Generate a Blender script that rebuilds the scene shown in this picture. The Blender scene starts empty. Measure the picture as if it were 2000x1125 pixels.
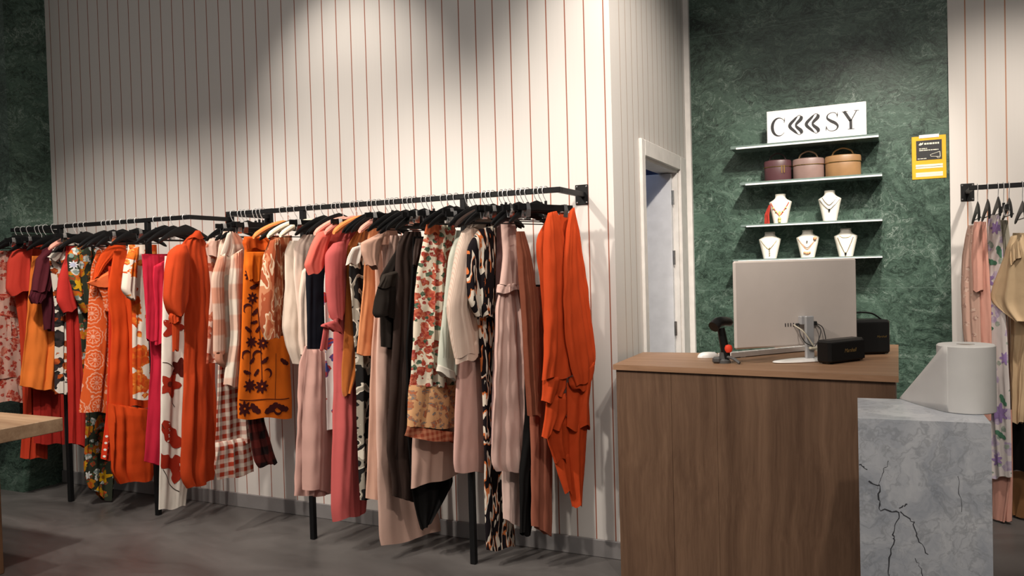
import bpy, math, random
import numpy as np
from mathutils import Matrix, Vector

S = bpy.context.scene
COL = S.collection
D2R = math.pi / 180

# ------------------------------------------------------------------ camera, world, lights, exposure
F_PX, YAW, PITCH, ROLL, CAM_H = 1554.743, 0.4504457, 0.0226270, -0.0275767, 1.45
def cam_axes():
    cy, sy = math.cos(YAW), math.sin(YAW)
    fwd = np.array([-sy, cy, 0.]); right = np.array([cy, sy, 0.]); up = np.array([0, 0, 1.])
    cp, sp = math.cos(PITCH), math.sin(PITCH)
    f2 = fwd * cp - up * sp; u2 = up * cp + fwd * sp
    cr, sr = math.cos(ROLL), math.sin(ROLL)
    return right * cr + u2 * sr, u2 * cr - right * sr, f2
CR, CU, CF = cam_axes()
CAM = np.array([0, 0, CAM_H])
cam_data = bpy.data.cameras.new('camera')
cam = bpy.data.objects.new('camera', cam_data)
cam_data.sensor_width = 36; cam_data.lens = F_PX / 2000 * 36; cam_data.sensor_fit = 'HORIZONTAL'
cam_data.clip_start = 0.05
m = Matrix.Identity(4)
for i in range(3):
    m[i][0], m[i][1], m[i][2], m[i][3] = CR[i], CU[i], -CF[i], CAM[i]
cam.matrix_world = m
COL.objects.link(cam)
S.camera = cam

world = bpy.data.worlds.new('world'); S.world = world
world.use_nodes = True
world.node_tree.nodes['Background'].inputs[0].default_value = (1.0, 0.93, 0.86, 1)
world.node_tree.nodes['Background'].inputs[1].default_value = 0.12

def aim(o, target):
    o.rotation_euler = (Vector(target) - o.location).to_track_quat('-Z', 'Y').to_euler()
def spot(name, loc, target, power, angle, blend=0.6, radius=0.06, color=(1, 0.90, 0.79)):
    l = bpy.data.lights.new(name, 'SPOT'); l.energy = power; l.spot_size = angle * D2R
    l.spot_blend = blend; l.shadow_soft_size = radius; l.color = color
    o = bpy.data.objects.new(name, l); o.location = loc; COL.objects.link(o); aim(o, target)
def area(name, loc, target, power, sx, sy, color=(1, 0.93, 0.86)):
    l = bpy.data.lights.new(name, 'AREA'); l.energy = power; l.shape = 'RECTANGLE'; l.size = sx; l.size_y = sy; l.color = color
    o = bpy.data.objects.new(name, l); o.location = loc; COL.objects.link(o); aim(o, target)
# ceiling track spots of the shop, then two added fill lights
spot('track_or_fill_spot', (-2.78, 2.70, 3.65), (-2.80, 3.75, 2.2), 105, 62, 0.9, .05)
spot('track_or_fill_spot', (-1.05, 2.72, 3.65), (-1.20, 3.85, 2.0), 80, 60, 0.9, .05)
spot('track_or_fill_spot', (-2.7, 0.8, 3.5), (-1.75, 3.4, 1.15), 330, 52, 0.8)
spot('track_or_fill_spot', (-3.5, 0.9, 3.5), (-2.75, 3.4, 1.15), 300, 52, 0.8)
spot('track_or_fill_spot', (-3.0, 1.7, 3.5), (-3.95, 3.4, 1.0), 230, 58, 0.8)
spot('track_or_fill_spot', (-3.4, 1.8, 3.5), (-5.0, 3.4, 1.0), 230, 54, 0.8)
spot('track_or_fill_spot', (0.15, 3.0, 3.6), (-0.38, 5.25, 1.65), 330, 42, 0.9)
spot('track_or_fill_spot', (0.15, 2.5, 3.6), (-1.3, 4.45, 1.9), 330, 54, 0.85)
spot('track_or_fill_spot', (1.0, 3.3, 3.6), (0.50, 5.1, 1.5), 260, 60, 0.8)
spot('track_or_fill_spot', (0.5, 1.2, 3.6), (-0.35, 3.1, 0.7), 170, 74, 0.8)
spot('track_or_fill_spot', (-4.0, 2.9, 3.6), (-4.1, 2.5, 0), 130, 60, 0.9)  # added overhead fill, lifts the table's shadow on the floor
area('overhead_fill', (-1.6, 0.6, 3.7), (-1.8, 1.6, 0), 48, 4.5, 1.5)  # broad soft fill added above the room, not a fixture
S.view_settings.view_transform = 'Standard'
S.view_settings.look = 'None'
S.view_settings.exposure = 0.02
S.view_settings.gamma = 1.0
S.view_settings.use_curve_mapping = False

# ------------------------------------------------------------------ helpers
def px_ray(x, y):
    return CF + (x - 1000) / F_PX * CR - (y - 562.5) / F_PX * CU
def on_plane(x, y, p0, n):                 # a photograph point on a real vertical plane
    d = px_ray(x, y)
    return CAM + d * (np.dot(np.asarray(p0) - CAM, n) / np.dot(d, n))
def on_y(x, y, Y): return on_plane(x, y, (0, Y, 0), np.array([0, 1., 0]))
def on_z(x, y, Z): return on_plane(x, y, (0, 0, Z), np.array([0, 0, 1.]))

def tag(o, label=None, cat=None, group=None, kind=None):
    if label: o['label'] = label
    if cat: o['category'] = cat
    if group: o['group'] = group
    if kind: o['kind'] = kind
    return o
def empty(name, loc, rz=0, label=None, cat=None, group=None):
    o = bpy.data.objects.new(name, None); o.empty_display_size = 0.05
    o.location = loc; o.rotation_euler = (0, 0, rz); COL.objects.link(o)
    return tag(o, label, cat, group)
def structure(o):
    o['kind'] = 'structure'; return o

class MB:
    """collects shapes; build() links them as ONE mesh object"""
    def __init__(s): s.v = []; s.f = []; s.mi = []; s.uv = None
    def add(s, verts, faces, mi=0):
        b = len(s.v); s.v += [tuple(map(float, p)) for p in verts]
        s.f += [tuple(b + i for i in f) for f in faces]; s.mi += [mi] * len(faces); return s
    def box(s, lo, hi, mi=0, bev=0.0):
        x0, y0, z0 = lo; x1, y1, z1 = hi
        if bev <= 0:
            return s.add([(x0,y0,z0),(x1,y0,z0),(x1,y1,z0),(x0,y1,z0),(x0,y0,z1),(x1,y0,z1),(x1,y1,z1),(x0,y1,z1)],
                  [(0,3,2,1),(4,5,6,7),(0,1,5,4),(1,2,6,5),(2,3,7,6),(3,0,4,7)], mi)
        b = min(bev, (x1-x0)/2.01, (y1-y0)/2.01, (z1-z0)/2.01)
        def ring(i, z): return [(x0+i,y0+b,z),(x0+b,y0+i,z),(x1-b,y0+i,z),(x1-i,y0+b,z),(x1-i,y1-b,z),(x1-b,y1-i,z),(x0+b,y1-i,z),(x0+i,y1-b,z)]
        def cap(z): return [(x0+b,y0+b,z),(x0+b,y0+b,z),(x1-b,y0+b,z),(x1-b,y0+b,z),(x1-b,y1-b,z),(x1-b,y1-b,z),(x0+b,y1-b,z),(x0+b,y1-b,z)]
        return s.loft_rings([cap(z0), ring(0, z0+b), ring(0, z1-b), cap(z1)], mi, True)
    def loft_rings(s, rings, mi=0, caps=True, closed=True):
        n = len(rings[0]); V = [p for r in rings for p in r]; Fs = []
        for a in range(len(rings)-1):
            for i in range(n if closed else n-1):
                j = (i+1) % n; Fs.append((a*n+i, a*n+j, (a+1)*n+j, (a+1)*n+i))
        if caps:
            Fs.append(tuple(range(n-1, -1, -1))); Fs.append(tuple((len(rings)-1)*n + i for i in range(n)))
        return s.add(V, Fs, mi)
    def tube(s, pts, r, n=8, mi=0, caps=True):
        P = [np.array(p, float) for p in pts]; rings = []; prev = None
        rr = r if hasattr(r, '__len__') else [r]*len(P)
        for i, p in enumerate(P):
            t = P[min(i+1, len(P)-1)] - P[max(i-1, 0)]; t = t/(np.linalg.norm(t)+1e-9)
            if prev is None:
                a = np.array([0,0,1.]) if abs(t[2]) < .9 else np.array([1.,0,0])
                u = np.cross(t, a)
            else: u = prev - t*np.dot(prev, t)
            u = u/(np.linalg.norm(u)+1e-9); w = np.cross(t, u); prev = u
            rings.append([p + rr[i]*(math.cos(2*math.pi*k/n)*u + math.sin(2*math.pi*k/n)*w) for k in range(n)])
        return s.loft_rings(rings, mi, caps)
    def bar(s, a, b, w, h, mi=0, up=(0,0,1)):        # rectangular bar between two points
        a = np.array(a, float); b = np.array(b, float); t = (b-a)/np.linalg.norm(b-a)
        up = np.array(up, float)
        if abs(np.dot(t, up)) > .95: up = np.array([0,1.,0])
        sd = np.cross(t, up); sd /= np.linalg.norm(sd); up = np.cross(sd, t)
        R = lambda p: [p+sd*w/2-up*h/2, p+sd*w/2+up*h/2, p-sd*w/2+up*h/2, p-sd*w/2-up*h/2]
        return s.loft_rings([R(a), R(b)], mi, True)
    def lathe(s, prof, c=(0,0,0), n=32, mi=0, caps=True, sx=1, sy=1):
        rings = [[(c[0]+sx*r*math.cos(2*math.pi*k/n), c[1]+sy*r*math.sin(2*math.pi*k/n), c[2]+z) for k in range(n)] for r, z in prof]
        return s.loft_rings(rings, mi, caps)
    def prism(s, pts, axis, d0, d1, mi=0):           # 2-D outline pushed along an axis
        def mk(d):
            if axis == 'y': return [(p[0], d, p[1]) for p in pts]
            if axis == 'x': return [(d, p[0], p[1]) for p in pts]
            return [(p[0], p[1], d) for p in pts]
        return s.loft_rings([mk(d0), mk(d1)], mi, True)
    def ribbon(s, pts, ws, to3, mi=0):               # flat stroke of varying width on a surface: lettering
        P = [np.array(p, float) for p in pts]; n = len(P); V = []
        for i in range(n):
            t = P[min(i+1, n-1)]-P[max(i-1, 0)]; t /= (np.linalg.norm(t)+1e-9); q = np.array([-t[1], t[0]])
            V += [to3(*(P[i]+q*ws[i]/2)), to3(*(P[i]-q*ws[i]/2))]
        return s.add(V, [(2*i, 2*i+1, 2*i+3, 2*i+2) for i in range(n-1)], mi)
    def xform(s, M):
        s.v = [tuple(M @ Vector(p)) for p in s.v]; return s
    def build(s, name, mats, parent=None, smooth=False, sharp=35):
        me = bpy.data.meshes.new(name)
        me.from_pydata(s.v, [], s.f)
        for m_ in (mats if isinstance(mats, (list, tuple)) else [mats]): me.materials.append(m_)
        me.polygons.foreach_set('material_index', s.mi)
        if s.uv is not None:
            uvl = me.uv_layers.new(name='UVMap')
            li = np.empty(len(me.loops), int); me.loops.foreach_get('vertex_index', li)
            uvl.data.foreach_set('uv', np.asarray(s.uv, float)[li].ravel())
        me.validate(); me.update()
        if smooth:
            me.polygons.foreach_set('use_smooth', [True]*len(me.polygons))
            try: me.set_sharp_from_angle(angle=sharp*D2R)
            except Exception: pass
        o = bpy.data.objects.new(name, me); COL.objects.link(o)
        if parent: o.parent = parent
        return o

# ------------------------------------------------------------------ materials
def c4(c): return (c[0], c[1], c[2], 1)
def srgb(r, g, b):
    f = lambda v: (v/255)/12.92 if v <= 10 else (((v/255)+.055)/1.055)**2.4
    return (f(r), f(g), f(b))
class NT:
    def __init__(s, name):
        s.m = bpy.data.materials.new(name); s.m.use_nodes = True
        s.t = s.m.node_tree; s.b = s.t.nodes['Principled BSDF']
    def n(s, typ, **kw):
        nd = s.t.nodes.new(typ)
        for k, v in kw.items(): setattr(nd, k, v)
        return nd
    def put(s, sock, v):
        if hasattr(v, 'is_output') or isinstance(v, bpy.types.NodeSocket): s.t.links.new(v, sock)
        elif isinstance(v, (tuple, list)) and len(v) == 3 and sock.type == 'RGBA': sock.default_value = c4(v)
        else: sock.default_value = v
    def math(s, op, a, b=None, c=None, clamp=False):
        nd = s.n('ShaderNodeMath', operation=op, use_clamp=clamp); s.put(nd.inputs[0], a)
        if b is not None: s.put(nd.inputs[1], b)
        if c is not None: s.put(nd.inputs[2], c)
        return nd.outputs[0]
    def mix(s, f, a, b):
        nd = s.n('ShaderNodeMix', data_type='RGBA'); s.put(nd.inputs[0], f); s.put(nd.inputs[6], a); s.put(nd.inputs[7], b); return nd.outputs[2]
    def mapr(s, v, a, b, c=0., d=1.):
        nd = s.n('ShaderNodeMapRange'); s.put(nd.inputs[0], v)
        for i, x in enumerate((a, b, c, d)): nd.inputs[1+i].default_value = x
        return nd.outputs[0]
    def noise(s, vec, scale, detail=3, rough=.5, dist=0):
        nd = s.n('ShaderNodeTexNoise'); s.put(nd.inputs['Vector'], vec); nd.inputs['Scale'].default_value = scale
        nd.inputs['Detail'].default_value = detail; nd.inputs['Roughness'].default_value = rough; nd.inputs['Distortion'].default_value = dist
        return nd
    def voro(s, vec, scale, feature='F1', rnd=1.0):
        nd = s.n('ShaderNodeTexVoronoi', feature=feature); s.put(nd.inputs['Vector'], vec); nd.inputs['Scale'].default_value = scale
        nd.inputs['Randomness'].default_value = rnd; return nd
    def obj(s): return s.n('ShaderNodeTexCoord').outputs['Object']
    def uv(s): return s.n('ShaderNodeTexCoord').outputs['UV']
    def mapping(s, vec, loc=(0,0,0), rot=(0,0,0), sc=(1,1,1)):
        nd = s.n('ShaderNodeMapping'); s.put(nd.inputs[0], vec); nd.inputs[1].default_value = loc; nd.inputs[2].default_value = rot; nd.inputs[3].default_value = sc
        return nd.outputs[0]
    def vadd(s, a, b, k=1.0):
        sc = s.n('ShaderNodeVectorMath', operation='SCALE'); s.put(sc.inputs[0], b); sc.inputs['Scale'].default_value = k
        ad = s.n('ShaderNodeVectorMath', operation='ADD'); s.put(ad.inputs[0], a); s.t.links.new(sc.outputs[0], ad.inputs[1]); return ad.outputs[0]
    def sep(s, v):
        nd = s.n('ShaderNodeSeparateXYZ'); s.put(nd.inputs[0], v); return nd.outputs
    def bump(s, h, strength=.2, dist=.01):
        nd = s.n('ShaderNodeBump'); s.put(nd.inputs['Height'], h); nd.inputs['Strength'].default_value = strength; nd.inputs['Distance'].default_value = dist
        s.t.links.new(nd.outputs[0], s.b.inputs['Normal'])
    def fin(s, color, rough=.6, metal=0., spec=.5, sheen=0.):
        s.put(s.b.inputs['Base Color'], color); s.put(s.b.inputs['Roughness'], rough); s.b.inputs['Metallic'].default_value = metal
        s.b.inputs['Specular IOR Level'].default_value = spec
        if sheen: s.b.inputs['Sheen Weight'].default_value = sheen
        return s.m
_cache = {}
def cached(fn):
    def w(*a, **k):
        key = (fn.__name__, repr(a), repr(k))
        if key not in _cache: _cache[key] = fn(*a, **k)
        return _cache[key]
    return w
@cached
def solid(name, color, rough=.5, metal=0., spec=.5, var=.06):
    t = NT(name); nz = t.noise(t.obj(), 14, 3).outputs[0]
    col = t.mix(t.mapr(nz, .3, .7), tuple(x*(1-var) for x in color), tuple(min(1, x*(1+var)) for x in color))
    return t.fin(col, rough, metal, spec)
def fabric_end(t, col, rough=.85, sheen=.0, bump=.15, weave=900):
    uv = t.uv(); nz = t.noise(uv, 6, 4).outputs[0]; w = t.noise(uv, weave, 1).outputs[0]
    col2 = t.mix(t.math('MULTIPLY', nz, .16), col, (0, 0, 0))
    t.bump(t.math('ADD', t.math('MULTIPLY', w, .35), t.noise(uv, 22, 4).outputs[0]), bump, .012)
    return t.fin(col2, rough, 0, .12, sheen)
@cached
def plain(color, rough=.85, bump=.22, sheen=0.):
    t = NT('plain_fabric'); return fabric_end(t, tuple(x*1.08 for x in color), rough, sheen, bump)
@cached
def check(base, line, size, soft=.02, warp=.004, rot=0):
    t = NT('checked_fabric'); uv = t.mapping(t.uv(), rot=(0, 0, rot))
    uv = t.vadd(uv, t.noise(uv, 9, 2).outputs['Color'], warp*2)
    x, y, _ = t.sep(uv)
    bx = t.mapr(t.math('PINGPONG', x, size), size*.5-size*.06, size*.5+size*.06)
    by = t.mapr(t.math('PINGPONG', y, size), size*.5-size*.06, size*.5+size*.06)
    col = t.mix(t.math('MULTIPLY', t.math('ADD', bx, by), .5), base, line)
    return fabric_end(t, col)
@cached
def stripes(base, line, size, duty=.25):
    t = NT('striped_fabric'); x, y, _ = t.sep(t.uv())
    f = t.math('FRACT', t.math('DIVIDE', x, size)); m_ = t.math('LESS_THAN', f, duty)
    return fabric_end(t, t.mix(m_, base, line))
@cached
def floral(base, layers, rough=.85, sheen=0.):
    """layers: (scale, threshold, colour, colour2, warp, offset) flower blotches on the cloth"""
    t = NT('printed_fabric'); uv = t.uv(); col = base
    for (sc, th, c1, c2, warp, off) in layers:
        v = t.mapping(uv, loc=(off, off*1.7, 0))
        v = t.vadd(v, t.noise(v, sc*1.1, 3).outputs['Color'], warp/sc)
        vo = t.voro(v, sc)
        d = vo.outputs['Distance']
        rim = t.math('ADD', d, t.math('MULTIPLY', t.math('SUBTRACT', t.noise(v, sc*4, 2).outputs[0], .5), th*.9))
        rnd = t.sep(vo.outputs['Color'])[0]
        inner = t.mix(t.mapr(t.noise(v, sc*3.2, 2).outputs[0], .42, .55), c1, c2)
        on = t.math('MULTIPLY', t.math('LESS_THAN', rim, th), t.math('GREATER_THAN', rnd, .12))
        col = t.mix(on, col, inner)
    return fabric_end(t, col, rough, sheen)
@cached
def flame_print(a, b, c, sx, sy, seed=0., wid=.55):
    """elongated flame / zebra print in three colours"""
    t = NT('flame_print_fabric'); uv = t.mapping(t.uv(), loc=(seed, seed*.6, 0), sc=(sx, sy, 1))
    uv = t.vadd(uv, t.noise(uv, 1.3, 2).outputs['Color'], 1.1)
    n1 = t.noise(uv, 1.0, 1, .4).outputs[0]
    r = t.n('ShaderNodeValToRGB'); e = r.color_ramp; e.interpolation = 'CONSTANT'
    f = t.math('FRACT', t.math('MULTIPLY', n1, 4.0))
    t.put(r.inputs[0], f)
    e.elements[0].position = 0; e.elements[0].color = c4(a)
    e.elements[1].position = wid; e.elements[1].color = c4(b)
    x = e.elements.new(wid+.13); x.color = c4(c)
    return fabric_end(t, r.outputs[0])
@cached
def medallion(base, ring, size):
    t = NT('medallion_print_fabric'); uv = t.vadd(t.uv(), t.noise(t.uv(), 12, 2).outputs['Color'], .012)
    x, y, _ = t.sep(uv)
    fx = t.math('SUBTRACT', t.math('FRACT', t.math('DIVIDE', x, size)), .5)
    fy = t.math('SUBTRACT', t.math('FRACT', t.math('DIVIDE', y, size*1.15)), .5)
    r = t.math('SQRT', t.math('ADD', t.math('MULTIPLY', fx, fx), t.math('MULTIPLY', fy, fy)))
    ang = t.math('ARCTAN2', fy, fx)
    wob = t.math('MULTIPLY', t.math('SINE', t.math('MULTIPLY', ang, 12)), .018)
    rr = t.math('ADD', r, wob)
    band = lambda lo, hi: t.math('MULTIPLY', t.math('GREATER_THAN', rr, lo), t.math('LESS_THAN', rr, hi))
    m_ = t.math('MAXIMUM', band(.40, .45), band(.26, .30))
    m_ = t.math('MAXIMUM', m_, t.math('LESS_THAN', rr, .09))
    spoke = t.math('MULTIPLY', t.math('GREATER_THAN', t.math('SINE', t.math('MULTIPLY', ang, 10)), .55), band(.12, .25))
    m_ = t.math('MAXIMUM', m_, spoke)
    sm = t.math('LESS_THAN', t.voro(uv, 2.6/size).outputs['Distance'], .28)
    m_ = t.math('MAXIMUM', m_, t.math('MULTIPLY', sm, t.math('GREATER_THAN', rr, .47)))
    fade = t.mapr(t.noise(uv, 90, 2).outputs[0], .3, .55, .25, .8)
    return fabric_end(t, t.mix(t.math('MULTIPLY', m_, fade), base, ring))

def plank_wall(axis, x0, step, name, seam=(.30, .10, .06), width=.0062, base=(.655, .625, .595)):
    t = NT(name); o = t.obj(); xyz = t.sep(o); a = xyz[axis]
    f = t.math('MULTIPLY', t.math('FRACT', t.math('DIVIDE', t.math('SUBTRACT', a, x0 - step*50 - width/2), step)), step)
    line = t.math('LESS_THAN', f, width)
    idx = t.math('FLOOR', t.math('DIVIDE', t.math('SUBTRACT', a, x0), step))
    st = t.mapping(o, sc=(60, 60, 1.2))
    grain = t.noise(st, 2.0, 3).outputs[0]
    wn = t.n('ShaderNodeTexWhiteNoise', noise_dimensions='1D'); t.put(wn.inputs['W'], idx)
    tone = t.math('ADD', t.math('MULTIPLY', grain, .10), t.math('MULTIPLY', wn.outputs[0], .05))
    col = t.mix(tone, base, tuple(x*.62 for x in base))
    col = t.mix(line, col, seam)
    groove = t.math('SUBTRACT', 1.0, line)
    t.bump(t.math('ADD', groove, t.math('MULTIPLY', grain, .08)), .35, .004)
    return t.fin(col, .55, 0, .35)
def green_marble(name='green_marble', seams=()):
    t = NT(name); o = t.obj()
    w1 = t.noise(o, 1.1, 5, .6).outputs['Color']
    q = t.mapping(o, rot=(0, -.55, 0), sc=(1, 1, 1.7))
    p = t.vadd(q, w1, 1.1)
    n1 = t.noise(p, 1.5, 6, .62, .6).outputs[0]
    n2 = t.noise(p, 5.0, 8, .72, 1.8).outputs[0]
    n4 = t.noise(t.vadd(q, w1, .6), 11.0, 6, .7, 2.4).outputs[0]
    ridge = lambda n_, c, w: t.mapr(t.math('ABSOLUTE', t.math('SUBTRACT', n_, c)), 0, w, 1, 0)
    col = t.mix(t.mapr(n1, .36, .66), (.007, .019, .013), (.066, .116, .088))
    col = t.mix(t.math('MULTIPLY', t.mapr(n2, .44, .66), .6), col, (.100, .168, .128))
    col = t.mix(t.math('MULTIPLY', ridge(n4, .5, .035), .5), col, (.13, .21, .165))
    col = t.mix(t.math('MULTIPLY', t.math('MULTIPLY', ridge(n2, .57, .010), t.mapr(n1, .44, .60)), .9), col, (.36, .45, .40))
    n5 = t.noise(t.vadd(q, w1, 1.6), 2.6, 7, .66, 1.2).outputs[0]
    col = t.mix(t.math('MULTIPLY', ridge(n5, .52, .016), .85), col, (.003, .010, .007))
    col = t.mix(t.math('MULTIPLY', ridge(n4, .38, .025), .7), col, (.003, .010, .007))
    col = t.mix(t.math('MULTIPLY', t.math('MULTIPLY', ridge(n5, .60, .006), t.mapr(n1, .40, .55)), .9), col, (.42, .50, .45))
    z = t.sep(o)[2]
    for sz in seams:
        col = t.mix(t.math('LESS_THAN', t.math('ABSOLUTE', t.math('SUBTRACT', z, sz)), .0012), col, (.13, .19, .16))
    t.bump(n2, .12, .01)
    return t.fin(col, .34, 0, .4)
def white_marble():
    t = NT('white_marble'); o = t.obj()
    w = t.noise(o, 2.2, 5, .6).outputs['Color']; p = t.vadd(o, w, .55)
    cloud = t.noise(p, 6, 7, .66, .6).outputs[0]
    ridge = lambda sc, off, wd: t.mapr(t.math('ABSOLUTE', t.math('SUBTRACT', t.noise(t.mapping(p, loc=(off, off, 0)), sc, 5, .6, .5).outputs[0], .5)), 0, wd, 1, 0)
    col = t.mix(t.mapr(cloud, .32, .66), (.37, .40, .455), (.66, .675, .705))
    col = t.mix(t.math('MULTIPLY', ridge(4.5, 3.1, .028), .42), col, (.22, .235, .26))
    col = t.mix(t.math('MULTIPLY', ridge(9, 1.1, .02), .30), col, (.26, .27, .29))
    return t.fin(col, .3, 0, .5)
def wood(name, dark, light, axis='z', scale=1.0, rough=.45):
    t = NT(name); o = t.obj()
    sc = {'z': (9, 9, .55), 'x': (.55, 9, 9), 'y': (9, .55, 9)}[axis]
    p = t.mapping(o, sc=tuple(v*scale for v in sc))
    p = t.vadd(p, t.noise(o, 1.6, 3).outputs['Color'], .8)
    n1 = t.noise(p, 1.6, 6, .6, .4).outputs[0]
    n2 = t.noise(t.mapping(p, sc=(5, 5, 5)), 2.4, 4, .6).outputs[0]
    f = t.math('ADD', t.math('MULTIPLY', n1, .75), t.math('MULTIPLY', n2, .25))
    col = t.mix(t.mapr(f, .32, .66), dark, light)
    t.bump(n2, .08, .003)
    return t.fin(col, rough, 0, .4)
def concrete_floor():
    t = NT('polished_concrete'); o = t.obj()
    w = t.noise(o, .8, 4).outputs['Color']; p = t.vadd(o, w, .6)
    n1 = t.noise(t.mapping(p, sc=(.6, 1.6, 1)), 1.7, 7, .62, .6).outputs[0]; n2 = t.noise(o, 26, 4, .6).outputs[0]
    col = t.mix(t.mapr(n1, .3, .7), (.060, .055, .053), (.150, .140, .136))
    col = t.mix(t.math('MULTIPLY', n2, .25), col, (.05, .045, .043))
    r = t.mapr(n1, .3, .7, .30, .50)
    t.bump(n2, .05, .004)
    return t.fin(col, r, 0, .45)

BLACK = solid('black_powder_coat', (.005, .005, .0055), .5, 0, .25)
HANGER_BLACK = solid('black_hanger_plastic', (.005, .005, .0055), .45, 0, .25)
STEEL = solid('bright_steel', (.80, .80, .80), .22, 1.0)
WHITE_PAINT = solid('white_paint', (.76, .73, .70), .5)
# ------------------------------------------------------------------ the setting
WALL_Y, SIDE_X, BACK_Y, PILLAR_X, RAIL_Y, RAIL_Z = 3.749, -1.245, 5.31, -5.477, 3.427, 1.816
PLANK = 0.101193; PLANK_X0 = -5.42578
structure(MB().box((-9, -2.5, -.12), (4.5, 7, 0)).build('floor', concrete_floor()))
w_planks = plank_wall(0, PLANK_X0, PLANK, 'striped_panelling')
structure(MB().box((PILLAR_X, WALL_Y, 0), (SIDE_X, WALL_Y+.11, 4.2)).build('wall_left', w_planks))
w_side = plank_wall(1, WALL_Y - .05, PLANK, 'striped_panelling_side', seam=(.36, .25, .18), width=.006)
DY0, DY1, DZ = 4.25, 5.045, 2.058
mb = MB()
mb.box((SIDE_X-.11, WALL_Y+.11, 0), (SIDE_X, DY0, 4.2)).box((SIDE_X-.11, DY0, DZ), (SIDE_X, DY1, 4.2)).box((SIDE_X-.11, DY1, 0), (SIDE_X, BACK_Y, 4.2))
structure(mb.build('wall_side', w_side))
gm = green_marble(seams=(1.28, 2.95))
structure(MB().box((SIDE_X-.11, BACK_Y, 0), (.287, BACK_Y+.12, 4.2)).build('wall_back', gm))
w_right = plank_wall(0, .375, PLANK*.97, 'striped_panelling_right', seam=(.46, .22, .13), base=(.70, .665, .63))
structure(MB().box((.287, BACK_Y-.012, 0), (3.4, BACK_Y+.12, 4.2)).build('wall_right', w_right))
structure(MB().box((-9, 3.45, 0), (PILLAR_X, 4.2, 4.2)).build('wall_far', green_marble('green_marble_pillar', (1.98,))))
BASE = solid('grey_baseboard', (.20, .19, .19), .45)
structure(MB().box((PILLAR_X+.001, WALL_Y-.014, 0), (SIDE_X-.001, WALL_Y-.0005, .088), bev=.003).build('baseboard_left', BASE))
structure(MB().box((SIDE_X+.0005, WALL_Y, 0), (SIDE_X+.014, DY0-.075, .088), bev=.003).build('baseboard_side', BASE))
structure(MB().box((.3, BACK_Y-.026, 0), (3.4, BACK_Y-.0125, .088), bev=.003).build('baseboard_right', BASE))
structure(MB().box((SIDE_X+.0005, BACK_Y-.035, 0), (SIDE_X+.034, BACK_Y-.0005, 4.2)).build('trim_1', WHITE_PAINT))
# door: casing, open leaf, hinges
d = structure(empty('door_1', (SIDE_X, (DY0+DY1)/2, 0)))
def local(mb_, o): return mb_.xform(Matrix.Translation(-Vector(o.location)))
cs = MB()
for (y0, y1, z0, z1) in ((DY0-.062, DY0+.004, 0, DZ+.085), (DY1-.004, DY1+.15, 0, DZ+.085), (DY0+.004, DY1-.004, DZ-.004, DZ+.085)):
    cs.box((SIDE_X+.0005, y0, z0), (SIDE_X+.020, y1, z1), bev=.004)
local(cs, d).build('door_casing', WHITE_PAINT, d)
jm = MB()
jm.box((SIDE_X-.115, DY0+.0005, 0), (SIDE_X+.001, DY0+.02, DZ-.0005)).box((SIDE_X-.115, DY1-.02, 0), (SIDE_X+.001, DY1-.0005, DZ-.0005)).box((SIDE_X-.115, DY0+.02, DZ-.02), (SIDE_X+.001, DY1-.02, DZ-.0005))
local(jm, d).build('door_jamb', WHITE_PAINT, d)
DOORWHITE = solid('door_lacquer', (.72, .73, .76), .45)
local(MB().box((SIDE_X-.86, DY1-.064, .012), (SIDE_X-.030, DY1-.026, DZ-.026), bev=.003), d).build('door_leaf', DOORWHITE, d)
for hz in (.25, 1.05, 1.50, 1.88):
    h = MB().tube([(SIDE_X-.022, DY1-.045, hz-.045), (SIDE_X-.022, DY1-.045, hz+.045)], .007, 10)
    h.box((SIDE_X-.030, DY1-.060, hz-.045), (SIDE_X-.026, DY1-.028, hz+.045))
    local(h, d).build('hinge', STEEL, d)
# back room seen through the doorway
BLUE = solid('blue_light_tint', (.10, .14, .30), .6)  # bluish room light put into the wall and ceiling colour
structure(MB().box((-3.4, WALL_Y+.12, 2.75), (SIDE_X-.112, 6.4, 2.85)).build('ceiling_back_room', BLUE))
structure(MB().box((-3.5, WALL_Y+.12, 0), (-3.4, 6.4, 2.85)).build('wall_back_room', BLUE))
structure(MB().box((-3.4, 6.4, 0), (SIDE_X-.112, 6.5, 2.85)).build('wall_back_room_rear', BLUE))
l = bpy.data.lights.new('back_room_lamp', 'POINT'); l.energy = 5; l.color = (.55, .70, 1.0); l.shadow_soft_size = .12
lo = bpy.data.objects.new('back_room_lamp', l); lo.location = (-2.0, 4.45, 2.6); COL.objects.link(lo)

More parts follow.
